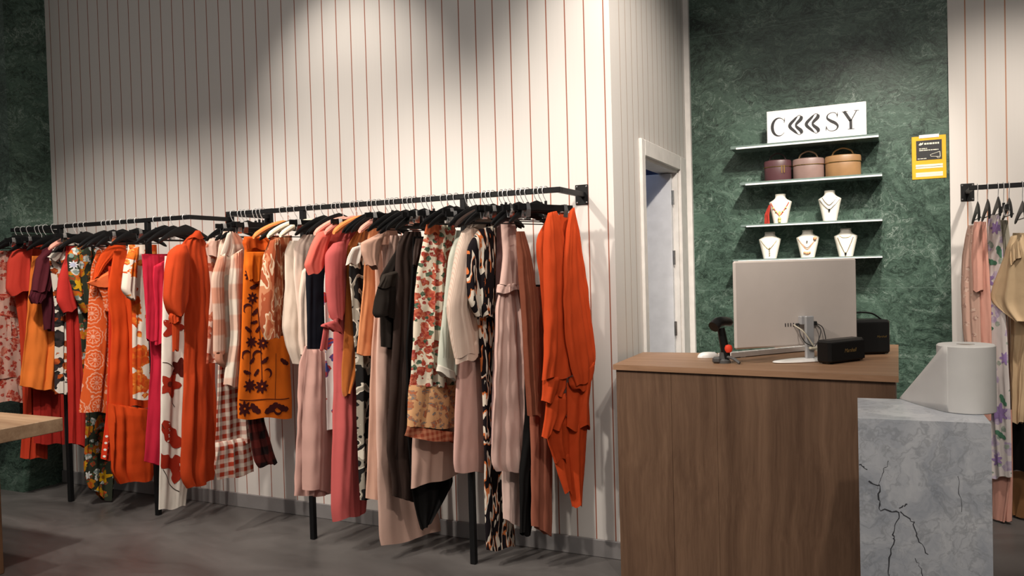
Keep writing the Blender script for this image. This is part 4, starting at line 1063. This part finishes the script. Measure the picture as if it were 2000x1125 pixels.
garment('maxi_dress', 'white maxi dress with big dark red poppies, reaching lowest on the left rack', 'white poppy maxi dress', 'dress', 338, 4, WHITEC,
    [(500, 322, 375), (600, 317, 380), (700, 314, 375), (850, 311, 370), (930, 309, 368), (308, 997, 362, 988)], .035, (.008, 2.5), decals=POP, dmats=[POPPY, POPPYD, STEMC])
garment('dress', 'rust-red long dress with a big puffed sleeve tied at the cuff', 'rust-red puff-sleeve dress', 'dress', 372, 4, RUST,
    [(378, 454, 390, 454), (350, 476, 406, 474), (352, 500, 410, 510), (590, 362, 414), (700, 358, 420), (820, 352, 424), (348, 944, 422, 930), (360, 956, 420, 936)], .055, (.024, 2.5), smooth=2, vstart=.28, parts=[
    D(name='sleeve', rows=[(346, 479, 362, 476), (331, 490, 367, 494), (323, 526, 368, 530), (319, 584, 366, 584), (327, 606, 358, 606), (336, 616, 352, 616)], off=.055, thick=.10, fold=(.007, 3), smooth=2),
    D(name='cuff', rows=[(612, 332, 356), (620, 330, 354), (630, 333, 351)], off=.055, thick=.05, fold=(.006, 5), nv=12),
    D(name='tie', rows=[(628, 336, 351), (685, 337, 349)], off=.06, thick=.012, fold=(.003, 1), nv=14),
    D(name='collar', rows=[(450, 380, 388), (458, 374, 392), (466, 364, 398)], off=.0, thick=.06, fold=(.001, 1), nv=10)])
# --- middle rack
garment('blouse', 'pink and rust floral ruffle blouse behind the large gingham shirt', 'pink and rust floral blouse', 'blouse', 447, 6, RUFFLOR,
    [(470, 408, 450), (498, 405, 452), (560, 412, 455), (640, 406, 455), (710, 402, 452)], .035, (.010, 3), parts=[
    D(name='ruffle', rows=[(466, 410, 432), (480, 403, 432), (500, 407, 428)], off=.045, thick=.04, fold=(.010, 3))])
garment('skirt', 'red and cream gingham skirt with ruffled hem, hanging low', 'small-check gingham skirt', 'skirt', 458, 8, GINGSM,
    [(520, 438, 474), (640, 428, 476), (722, 424, 478), (865, 419, 490)], .04, (.012, 3.5), hang='clip', parts=[
    D(name='hem_ruffle', rows=[(421, 864, 488, 852), (416, 912, 498, 900), (424, 938, 497, 921)], off=.008, thick=.055, fold=(.014, 5), vstart=-.3)])
garment('shirt', 'cream shirt with wide faded pink checks and a long sleeve', 'wide-check pink shirt', 'shirt', 476, 8, GINGBIG,
    [(452, 436, 460), (480, 428, 486), (545, 418, 490), (640, 418, 492), (421, 708, 492, 716), (436, 716, 492, 726)], .045, (.010, 3), parts=[
    D(name='sleeve', rows=[(424, 505, 444, 490), (412, 545, 438, 535), (416, 622, 440, 622), (416, 690, 440, 690)], off=.05, thick=.045, fold=(.006, 2)),
    D(name='sleeve', rows=[(452, 500, 474, 486), (446, 560, 474, 560), (452, 660, 472, 660), (440, 735, 466, 728), (438, 752, 466, 758)], off=.062, thick=.04, fold=(.008, 2)),
    D(name='collar', mat=CREAM, rows=[(444, 456, 452, 452), (436, 480, 454, 486), (430, 500, 448, 500)], off=.05, thick=.015, fold=(.003, 1), nv=12)])
garment('skirt', 'dark brown plaid skirt showing below the orange embroidered one', 'dark plaid skirt', 'skirt', 500, 8, PLAIDDK,
    [(560, 482, 512), (700, 482, 515), (818, 484, 516), (496, 902, 540, 896), (506, 912, 543, 904)], .035, (.010, 3), hang='clip')
FL = [D(kind='flower', x=x_, y=y_, size=s_*1.28, mi=1, petals=8) for x_, y_, s_ in ((489, 537, .026), (494, 582, .026), (492, 668, .027), (513, 670, .027), (489, 753, .030), (511, 755, .032), (479, 797, .034))]
FL += [D(kind='disc', x=x_, y=y_, size=.006, mi=2, lay=2) for x_, y_ in ((494, 582), (513, 670), (511, 755), (479, 797))]
FL += [D(kind='crescent', x=x_, y=y_, size=.026, rot=r_, mi=1) for x_, y_, r_ in ((486, 604, .3), (483, 695, .3), (504, 695, .3), (521, 730, -1.2), (543, 799, 2.6))]
FL += [D(kind='leaf', x=x_, y=y_, size=s_*1.28, rot=r_, mi=1) for x_, y_, s_, r_ in ((499, 610, .020, .8), (497, 630, .018, .2), (486, 644, .020, -.7), (505, 643, .018, .9), (494, 705, .018, .9), (517, 704, .022, .6), (484, 728, .020, -.4), (502, 728, .018, .9), (499, 798, .032, -.9), (530, 799, .040, .5), (552, 796, .034, -.4), (556, 707, .026, -.6), (497, 560, .022, .4))]
FL += [D(kind='stem', x=492, y=700, size=1, mi=1, pts=[(493, 590), (491, 640), (490, 700), (489, 745)], w=.004), D(kind='stem', x=512, y=700, size=1, mi=1, pts=[(503, 600), (507, 640), (510, 700), (511, 745)], w=.004),
       D(kind='stem', x=500, y=780, size=1, mi=1, pts=[(464, 781), (500, 781), (540, 780), (566, 777)], w=.005), D(kind='stem', x=537, y=740, size=1, mi=1, pts=[(539, 690), (538, 740), (537, 779)], w=.003)]
garment('skirt', 'orange apron-style skirt embroidered with dark red flowers', 'orange embroidered skirt', 'skirt', 512, 14, ORSUEDE,
    [(474, 478, 545), (520, 475, 552), (600, 472, 560), (674, 470, 564), (782, 463, 570), (464, 817, 570, 816)], .05, (.005, 2), hang='clip', decals=FL, dmats=[EMB, ORSUEDE], parts=[
    D(name='waist_frill', mat=plain((.60, .09, .012)), rows=[(462, 477, 520), (474, 474, 530), (486, 478, 530)], off=.03, thick=.03, fold=(.010, 4)),
    D(name='waist_drape', rows=[(492, 480, 520), (520, 478, 516), (548, 484, 512)], off=.04, thick=.02, fold=(.010, 2.5))])
garment('blouse', 'rust and cream feather-print blouse with balloon sleeve', 'feather-print blouse', 'blouse', 552, 14, FEATHER,
    [(460, 530, 570), (500, 514, 572), (560, 508, 574), (640, 512, 574), (515, 655, 566, 655)], .045, (.012, 3), hang='pad', hcol=PADOR, parts=[
    D(name='sleeve', rows=[(528, 470, 546, 464), (513, 520, 550, 510), (507, 590, 553, 590), (509, 640, 553, 636), (520, 662, 546, 658)], off=.055, thick=.06, fold=(.010, 3))])
garment('blouse', 'cream blouse with long loose sleeve and padded hanger, behind its pair', 'cream blouse at the back of a pair', 'blouse', 584, 14, CREAM,
    [(470, 566, 600), (492, 556, 606), (560, 558, 610), (640, 552, 610), (680, 560, 608), (573, 712, 606, 705)], .04, (.010, 2.5), hang='pad', hcol=PADCREAM)
garment('blouse', 'cream blouse with long loose sleeve, nearest the navy and pink dress', 'cream blouse at the front of a pair', 'blouse', 600, 14, plain((.70, .55, .46), .7),
    [(458, 592, 620), (480, 574, 624), (540, 572, 628), (620, 580, 630), (680, 582, 630), (688, 586, 628)], .04, (.010, 2.5), hang='pad', hcol=PADCREAM, parts=[
    D(name='sleeve', rows=[(590, 530, 606, 516), (583, 580, 606, 570), (584, 640, 606, 640), (588, 694, 606, 690)], off=.05, thick=.04, fold=(.007, 2))])
garment('dress', 'dress with navy bodice and gathered dusty pink skirt', 'navy and dusty pink dress', 'dress', 632, 14, DUSTY,
    [(676, 596, 656), (712, 586, 662), (800, 584, 668), (894, 580, 672), (576, 970, 672, 962)], .05, (.020, 4), body='skirt', vstart=-.15, parts=[
    D(name='bodice', mat=NAVY, rows=[(476, 608, 650), (525, 597, 654), (600, 598, 656), (684, 599, 658)], off=.012, thick=.045, fold=(.008, 3)),
    D(name='overskirt', rows=[(600, 682, 650, 682), (594, 760, 655, 760), (592, 890, 656, 890), (592, 955, 652, 961)], off=.035, thick=.03, fold=(.014, 3), vstart=-.2)])
garment('dress', 'white dress with small blue and red print, a narrow strip showing beside the coral sleeve', 'white, blue and red print dress', 'dress', 655, 14, WBLUE,
    [(478, 640, 680), (560, 632, 684), (700, 636, 690), (840, 640, 690)], .03, (.006, 2))
garment('blouse', 'coral short-sleeved blouse on a coral hanger', 'coral short-sleeved blouse', 'blouse', 668, 14, CORALP,
    [(440, 645, 672), (456, 630, 678), (500, 636, 684), (560, 642, 686), (620, 642, 686)], .04, (.008, 3), hang='pad', hcol=PADPINK, parts=[
    D(name='sleeve', rows=[(620, 455, 650, 446), (606, 482, 640, 478), (594, 518, 634, 512), (603, 539, 630, 524)], off=.05, thick=.06, fold=(.005, 2))])
garment('maxi_dress', 'long rose-pink dress with a tied half sleeve', 'long rose-pink dress', 'dress', 692, 14, ROSE,
    [(452, 668, 702), (480, 652, 710), (560, 650, 715), (620, 652, 718), (740, 652, 716), (860, 650, 718), (646, 1000, 716, 985), (650, 1017, 714, 1000)], .05, (.018, 3), hang='pad', hcol=PADROSE, vstart=.2, parts=[
    D(name='sleeve', rows=[(651, 476, 672, 470), (636, 495, 675, 492), (636, 560, 676, 560), (642, 612, 674, 612), (648, 624, 668, 622)], off=.055, thick=.075, fold=(.006, 2.5)),
    D(name='cuff_tie', rows=[(628, 634, 652, 626), (626, 638, 668, 640), (640, 642, 668, 652)], off=.065, thick=.03, fold=(.006, 3), nv=14),
    D(name='tie', rows=[(632, 640, 643, 640), (624, 684, 639, 682)], off=.06, thick=.012, fold=(.003, 1), nv=14)])
garment('top', 'mustard-orange velvet top with a pointed draped hem', 'mustard-orange velvet top', 'top', 712, 14, MUST,
    [(450, 698, 722), (480, 678, 728), (560, 676, 728), (640, 674, 726), (720, 668, 716), (668, 763, 694, 742), (672, 772, 682, 768)], .035, (.008, 2.5), hang='pad', hcol=PADOR)
garment('maxi_dress', 'long black dress with cream leaf print and a white collar', 'black and cream leaf-print dress', 'dress', 722, 14, BWLEAF,
    [(474, 700, 738), (515, 680, 742), (600, 688, 745), (700, 696, 752), (850, 698, 756), (975, 702, 756)], .04, (.012, 3), parts=[
    D(name='collar', mat=WHITEC, rows=[(688, 484, 708, 478), (680, 500, 704, 500), (676, 516, 702, 514)], off=.045, thick=.02, fold=(.006, 2), nv=14)])
garment('dress', 'plain peach-orange sleeveless dress', 'peach-orange dress', 'dress', 740, 14, PEACH,
    [(444, 722, 754), (500, 711, 758), (560, 708, 762), (680, 697, 764), (696, 690, 752, 702)], .035, (.008, 2.5))
garment('dress', 'tan-pink dress with a wide open sleeve', 'tan-pink wide-sleeved dress', 'dress', 757, 16, plain((.60, .36, .27)),
    [(446, 742, 774), (475, 730, 780), (560, 735, 784), (700, 727, 786), (850, 722, 790), (717, 974, 788, 974)], .04, (.012, 3), hang='pad', hcol=PADPINK, parts=[
    D(name='sleeve', rows=[(722, 466, 752, 452), (705, 474, 745, 478), (706, 492, 740, 510), (716, 516, 736, 526)], off=.05, thick=.06, fold=(.008, 2)),
    D(name='placket', mat=TAUPE, rows=[(478, 745, 772), (532, 748, 774)], off=.03, thick=.03, fold=(.006, 5), vstart=-.5)])
garment('jumpsuit', 'pale pink wide-legged jumpsuit reaching the floor under the black dresses', 'pale pink jumpsuit', 'jumpsuit', 776, 18, plain((.66, .43, .35)),
    [(460, 762, 796), (560, 742, 800), (680, 733, 805), (800, 731, 812), (920, 733, 835), (738, 1062, 862, 1022), (742, 1068, 862, 1034)], .05, (.016, 2.6))
garment('blouse', 'black-brown tiered short blouse over the pink jumpsuit', 'tiered black-brown blouse', 'blouse', 788, 18, BROWNB,
    [(486, 775, 806), (540, 742, 812), (620, 742, 814), (680, 742, 812)], .035, (.010, 3), parts=[
    D(name='ruffle_tier', mat=plain((.034, .027, .022)), rows=[(748, 536, 778, 528), (736, 562, 782, 560)], off=.045, thick=.04, fold=(.010, 3)),
    D(name='ruffle_tier', rows=[(738, 560, 780, 558), (728, 612, 780, 616), (734, 618, 778, 622)], off=.042, thick=.04, fold=(.010, 3))])
garment('dress', 'dark chocolate satin dress with an uneven hem', 'dark chocolate satin dress', 'dress', 806, 18, CHOC,
    [(452, 792, 822), (476, 774, 826), (560, 772, 832), (680, 766, 836), (800, 758, 840), (753, 882, 838, 908), (764, 935, 838, 945), (764, 970, 838, 985)], .04, (.016, 3))
garment('dress', 'black dress with long pointed tails, left of the floral skirt', 'black pointed-tail dress', 'dress', 828, 18, BLACKC,
    [(462, 806, 842), (560, 802, 850), (680, 792, 856), (850, 794, 868), (905, 800, 880), (802, 960, 888, 940), (808, 982, 886, 950), (816, 1012, 858, 985), (825, 1036, 836, 1018)], .04, (.014, 3), parts=[
    D(name='shoulder_straps', mat=CHOC, rows=[(466, 812, 838), (500, 806, 830), (520, 804, 826)], off=.03, thick=.02, fold=(.010, 3))])
garment('skirt', 'taupe-pink straight skirt showing below the floral border skirt', 'taupe-pink straight skirt', 'skirt', 846, 18, TAUPE,
    [(640, 818, 880), (760, 808, 886), (856, 804, 892), (800, 953, 898, 925)], .045, (.010, 2.2), hang='clip')
garment('skirt', 'cream and rust-red floral pleated skirt with an orange border', 'floral border-print skirt', 'skirt', 866, 18, SKIRTFL,
    [(440, 834, 888), (470, 828, 890), (540, 815, 894), (673, 808, 896), (757, 802, 900)], .055, (.019, 3.4), hang='clip', vstart=-.1, parts=[
    D(name='border', mat=SKIRTBORD, rows=[(752, 802, 900), (835, 795, 904)], off=0.0, thick=.060, fold=(.015, 3.4), vstart=-1, t0=1),
    D(name='hem_band', mat=SKIRTHEM, rows=[(795, 832, 904, 846), (792, 853, 905, 868)], off=0.0, thick=.062, fold=(.014, 3.4), vstart=-1, t0=1, nv=10),
    D(name='waistband', mat=plain((.42, .10, .04)), rows=[(432, 834, 856), (456, 830, 858)], off=.02, thick=.03, fold=(.004, 4), nv=10)])
garment('shirt', 'pale grey-green shirt with a long embroidered sleeve', 'pale grey-green shirt', 'shirt', 905, 18, MINT,
    [(450, 890, 925), (480, 884, 930), (560, 880, 935), (690, 878, 935)], .035, (.006, 2), parts=[
    D(name='sleeve', rows=[(888, 470, 906, 458), (878, 495, 902, 488), (868, 600, 896, 600), (857, 690, 892, 700), (856, 718, 890, 738)], off=.045, thick=.05, fold=(.006, 2),
      decals=[D(kind='stem', x=870, y=640, size=1, mi=1, pts=[(867+k*4, 600), (865+k*4, 650), (863+k*4.5, 700)], w=.003) for k in range(4)], dmats=[plain((.30, .32, .26))]),
    D(name='cuff', mat=plain((.66, .62, .54)), rows=[(856, 712, 888, 726), (854, 726, 888, 744)], off=.047, thick=.055, fold=(.003, 1), nv=10)])
garment('dress', 'dusty pink straight dress hanging below the striped shirt', 'dusty pink straight dress', 'dress', 926, 18, DUSTY and plain((.62, .38, .33)),
    [(500, 908, 952), (640, 900, 960), (719, 892, 962), (812, 888, 966), (884, 912, 968, 918), (888, 921, 966, 923)], .045, (.007, 2.2), hang='clip')
garment('shirt', 'ivory-pink pinstriped shirt with stiff collar and buttoned cuff', 'ivory-pink pinstriped shirt', 'shirt', 938, 18, PINSTR,
    [(428, 936, 960), (446, 906, 968), (500, 896, 972), (600, 896, 974), (690, 902, 974)], .045, (.008, 2.5), parts=[
    D(name='sleeve', rows=[(902, 452, 925, 444), (891, 492, 922, 490), (872, 602, 915, 604), (882, 670, 930, 655), (889, 698, 932, 685)], off=.05, thick=.065, fold=(.007, 2.5)),
    D(name='cuff', rows=[(888, 680, 931, 664), (891, 710, 933, 697)], off=.052, thick=.055, fold=(.003, 2), nv=10),
    D(name='collar', mat=CREAM, rows=[(941, 419, 948, 418), (924, 436, 960, 430), (918, 446, 958, 444)], off=.04, thick=.025, fold=(.002, 1), nv=12)])
garment('jumpsuit', 'black jumpsuit with orange and white flame print, flared at the ankle', 'flame-print jumpsuit', 'jumpsuit', 962, 20, ABSTR,
    [(434, 944, 978), (470, 924, 984), (560, 926, 986), (640, 934, 988), (760, 940, 990), (900, 944, 992), (1000, 945, 1003), (949, 1076, 1008, 1064)], .045, (.012, 2.6), hang='pad', hcol=CHOC, parts=[
    D(name='sleeve', rows=[(935, 448, 966, 440), (913, 482, 966, 474), (911, 540, 962, 540), (914, 588, 960, 592), (930, 618, 958, 616)], off=.05, thick=.065, fold=(.010, 3))])
garment('dress', 'dark mauve dress, a narrow strip between flame print and blush pink', 'dark mauve dress', 'dress', 980, 20, MAUVE,
    [(440, 970, 1000), (600, 966, 1004), (760, 960, 1008), (870, 958, 1008)], .03, (.006, 2))
garment('trousers', 'pale pink trouser leg showing under the blush dress', 'pale pink trousers', 'trousers', 992, 20, PALEPINK,
    [(620, 980, 1020), (800, 980, 1022), (925, 982, 1022), (985, 1015, 1014, 1028)], .03, (.008, 2), hang='clip')
garment('dress', 'blush pink dress gathered below the chest with a wide pleated skirt', 'blush pink gathered dress', 'dress', 1003, 20, BLUSH,
    [(552, 976, 1014), (600, 968, 1022), (720, 964, 1034), (860, 960, 1042), (960, 918, 1046, 914), (968, 922, 1044, 917)], .055, (.018, 4.2), hang='clip', body='skirt', vstart=-.15, parts=[
    D(name='bodice', rows=[(423, 979, 998), (450, 980, 1008), (500, 982, 1012), (558, 976, 1016)], off=.02, thick=.05, fold=(.006, 2.5)),
    D(name='gathered_seam', rows=[(972, 556, 1014, 548), (970, 572, 1018, 566)], off=.012, thick=.065, fold=(.006, 8), vstart=-1, nv=10)])
garment('dress', 'black strappy dress glimpsed between rust and terracotta', 'black strappy dress', 'dress', 1030, 20, BLACKC,
    [(556, 1022, 1058), (660, 1024, 1066), (820, 1024, 1074), (930, 1012, 1056), (1012, 1040, 1036, 1048)], .03, (.012, 2.5))
garment('trousers', 'terracotta wide trousers hanging nearly to the floor', 'terracotta trousers', 'trousers', 1042, 20, TERRA,
    [(560, 1026, 1070), (760, 1034, 1078), (900, 1036, 1082), (1036, 1026, 1080, 1050)], .04, (.014, 2.2), hang='clip')
garment('dress', 'rust-brown ruched dress with thin straps beside the blush one', 'rust-brown ruched dress', 'dress', 1044, 20, RUCHED,
    [(452, 1008, 1024), (500, 1012, 1036), (560, 1016, 1044), (614, 1020, 1050), (720, 1026, 1052), (812, 1034, 1054)], .045, (.009, 3))
garment('wrap_skirt', 'bright orange flounced wrap skirt at the right end of the middle rack', 'bright orange flounced skirt', 'skirt', 1090, 26, HOTOR,
    [(1070, 424, 1121, 414), (1052, 458, 1130, 448), (1048, 482, 1136, 497), (1056, 560, 1146, 560), (1060, 640, 1156, 640), (1062, 730, 1158, 720)], .04, (.014, 3.3), hang='clip', vstart=-.1, parts=[
    D(name='wrap_panel', rows=[(1070, 416, 1087, 412), (1062, 445, 1098, 440), (1060, 500, 1108, 500), (1062, 600, 1116, 600), (1060, 690, 1122, 690), (1055, 742, 1120, 734)], off=.045, thick=.035, fold=(.014, 2.4), vstart=-.1, nv=40),
    D(name='wrap_panel', rows=[(1113, 412, 1122, 405), (1106, 440, 1128, 436), (1098, 500, 1136, 497), (1096, 590, 1150, 590), (1100, 660, 1162, 655), (1110, 712, 1167, 698), (1122, 756, 1160, 736)], off=.062, thick=.03, fold=(.013, 2.2), vstart=-.1, nv=40),
    D(name='flounce', rows=[(1062, 736, 1108, 736), (1060, 762, 1106, 758), (1057, 788, 1098, 770)], off=.045, thick=.03, fold=(.014, 1.6), vstart=-.4, nv=20, hem=.014),
    D(name='flounce', rows=[(1066, 772, 1108, 768), (1062, 815, 1108, 808), (1056, 853, 1094, 832)], off=.032, thick=.035, fold=(.016, 1.6), vstart=-.4, nv=26, hem=.016),
    D(name='flounce', rows=[(1064, 820, 1112, 815), (1068, 866, 1114, 862), (1084, 900, 1112, 900)], off=.018, thick=.035, fold=(.016, 1.5), vstart=-.4, nv=26, hem=.014),
    D(name='flounce', rows=[(1078, 880, 1118, 880), (1090, 925, 1120, 925), (1103, 963, 1117, 960)], off=.008, thick=.03, fold=(.012, 1.3), vstart=-.4, nv=24, hem=.01),
    D(name='flounce', rows=[(1112, 738, 1166, 700), (1112, 752, 1163, 722), (1120, 766, 1152, 752)], off=.045, thick=.03, fold=(.014, 1.8), vstart=-.4, nv=18, hem=.012),
    D(name='flounce', rows=[(1108, 748, 1158, 738), (1108, 790, 1152, 780), (1106, 838, 1154, 834)], off=.032, thick=.035, fold=(.015, 1.6), vstart=-.4, nv=26, hem=.014),
    D(name='flounce', rows=[(1104, 815, 1148, 812), (1104, 870, 1144, 862), (1108, 930, 1141, 915), (1122, 988, 1134, 987)], off=.02, thick=.035, fold=(.012, 1.4), vstart=-.4, nv=34, hem=.008)])
ONRAIL.sort()
for i in range(len(ONRAIL)-1):                          # more hangers crowd the rails between the visible clothes
    (xa, sa, ta), (xb, sb, tb) = ONRAIL[i], ONRAIL[i+1]
    if xb-xa > .25 or i % 2 or any(abs((xa+xb)/2-l_) < .03 for l_ in (-4.939, -4.121, -2.912, -1.908)): continue
    xm = (xa+xb)/2
    hanger(Plane(np.array([xm, RAIL_Y, 0]), (ta+tb)/2*D2R+.06, .3), 'clip' if i % 4 else 'arms', HANGER_BLACK,
           'bare black hanger just left of the %s' % sb, RAIL_Z-.072-.01*(i % 3), 'hangers on the long racks', RAIL_Z)
# --- right rail
garment('blouse', 'dusty printed pink blouse, first on the right rail next to the green wall', 'dusty printed blouse', 'blouse', 0.400, -40, DUSTC,
    [(440, 1890, 1906), (500, 1879, 1910), (564, 1876, 1912), (640, 1880, 1914), (690, 1886, 1916)], .04, (.008, 2.5), rail='C', hung=.11)
garment('jacket', 'salmon-pink long jacket, second on the right rail', 'salmon-pink long jacket', 'jacket', 0.447, -40, PINKSUIT,
    [(433, 1902, 1926), (500, 1899, 1930), (580, 1897, 1934), (700, 1895, 1936), (820, 1896, 1934)], .04, (.010, 2.5), rail='C', hung=.10, parts=[
    D(name='sleeve', rows=[(1903, 440, 1916, 432), (1899, 500, 1918, 500), (1902, 560, 1919, 558), (1900, 570, 1919, 568)], off=.04, thick=.04, fold=(.005, 2))])
garment('maxi_dress', 'white and lilac floral long dress on the right rail', 'lilac floral dress', 'dress', 0.495, -40, LILAC,
    [(420, 1930, 1954), (468, 1926, 1958), (564, 1918, 1962), (660, 1913, 1968), (800, 1924, 1974), (1938, 934, 1977, 930)], .045, (.010, 2.5), rail='C', hung=.09, decals=[D(kind='flower', x=x_, y=y_, size=s_, mi=1, petals=7) for x_, y_, s_ in ((1928, 548, .05), (1924, 604, .055), (1944, 445, .035), (1951, 806, .055), (1947, 898, .035), (1962, 700, .035))]+[D(kind='leaf', x=x_, y=y_, size=.035, rot=r_, mi=2) for x_, y_, r_ in ((1937, 512, .3), (1951, 492, 1.2), (1958, 782, 1.0), (1954, 850, .5), (1919, 640, .8), (1930, 640, .2))], dmats=[plain((.30, .20, .42)), plain((.075, .19, .12))])
garment('trousers', 'salmon-pink trousers whose legs show below the lilac floral dress', 'salmon-pink trousers', 'trousers', 0.52, -40, PINKSUIT,
    [(600, 1938, 1966), (930, 1936, 1976), (1936, 1054, 1958, 1050), (1937, 1055, 1958, 1051)][:3], .03, (.008, 2), rail='C', hang='clip', hung=.12, parts=[
    D(name='trouser_leg', rows=[(800, 1950, 1976), (930, 1954, 1977), (1956, 1022, 1975, 1016)], off=-.02, thick=.03, fold=(.005, 1.5))])
garment('blouse', 'grey-green blouse squeezed behind the champagne satin one', 'grey-green blouse', 'blouse', 0.545, -40, OLIVEG,
    [(430, 1954, 1968), (500, 1952, 1976), (600, 1950, 1980)], .03, (.006, 2), rail='C', hung=.10)
garment('dress', 'champagne satin dress with a big draped sleeve, cut by the right edge', 'champagne satin dress', 'dress', 0.605, -40, SATIN,
    [(455, 1978, 2030), (500, 1970, 2050), (600, 1972, 2050), (700, 1976, 2012), (826, 1980, 2000)], .05, (.014, 3), rail='C', hung=.12, parts=[
    D(name='sleeve', rows=[(1976, 462, 1996, 458), (1966, 500, 2012, 500), (1944, 550, 2018, 560), (1932, 580, 2020, 600), (1956, 604, 2020, 620), (1986, 624, 2016, 630)], off=.06, thick=.09, fold=(.012, 2.5)),
    D(name='yoke', rows=[(1972, 486, 1992, 462), (1974, 520, 1994, 500)], off=.10, thick=.015, fold=(.006, 6), nv=14)])
garment('skirt', 'black skirt under the champagne satin at the right edge', 'black skirt at the right edge', 'skirt', 0.665, -40, BLACKC,
    [(640, 1974, 2040), (760, 1974, 2040), (920, 1978, 2040)], .035, (.008, 2), rail='C', hang='clip', hung=.2)
garment('jacket', 'tan suede jacket with a dark pointed hem low at the right edge', 'tan suede jacket', 'jacket', 0.725, -40, TANSUEDE,
    [(920, 1974, 2050), (960, 1976, 2050), (1000, 1978, 2016), (1980, 1050, 1996, 1030), (1981, 1070, 1985, 1066)], .05, (.010, 2), rail='C', hang=None)
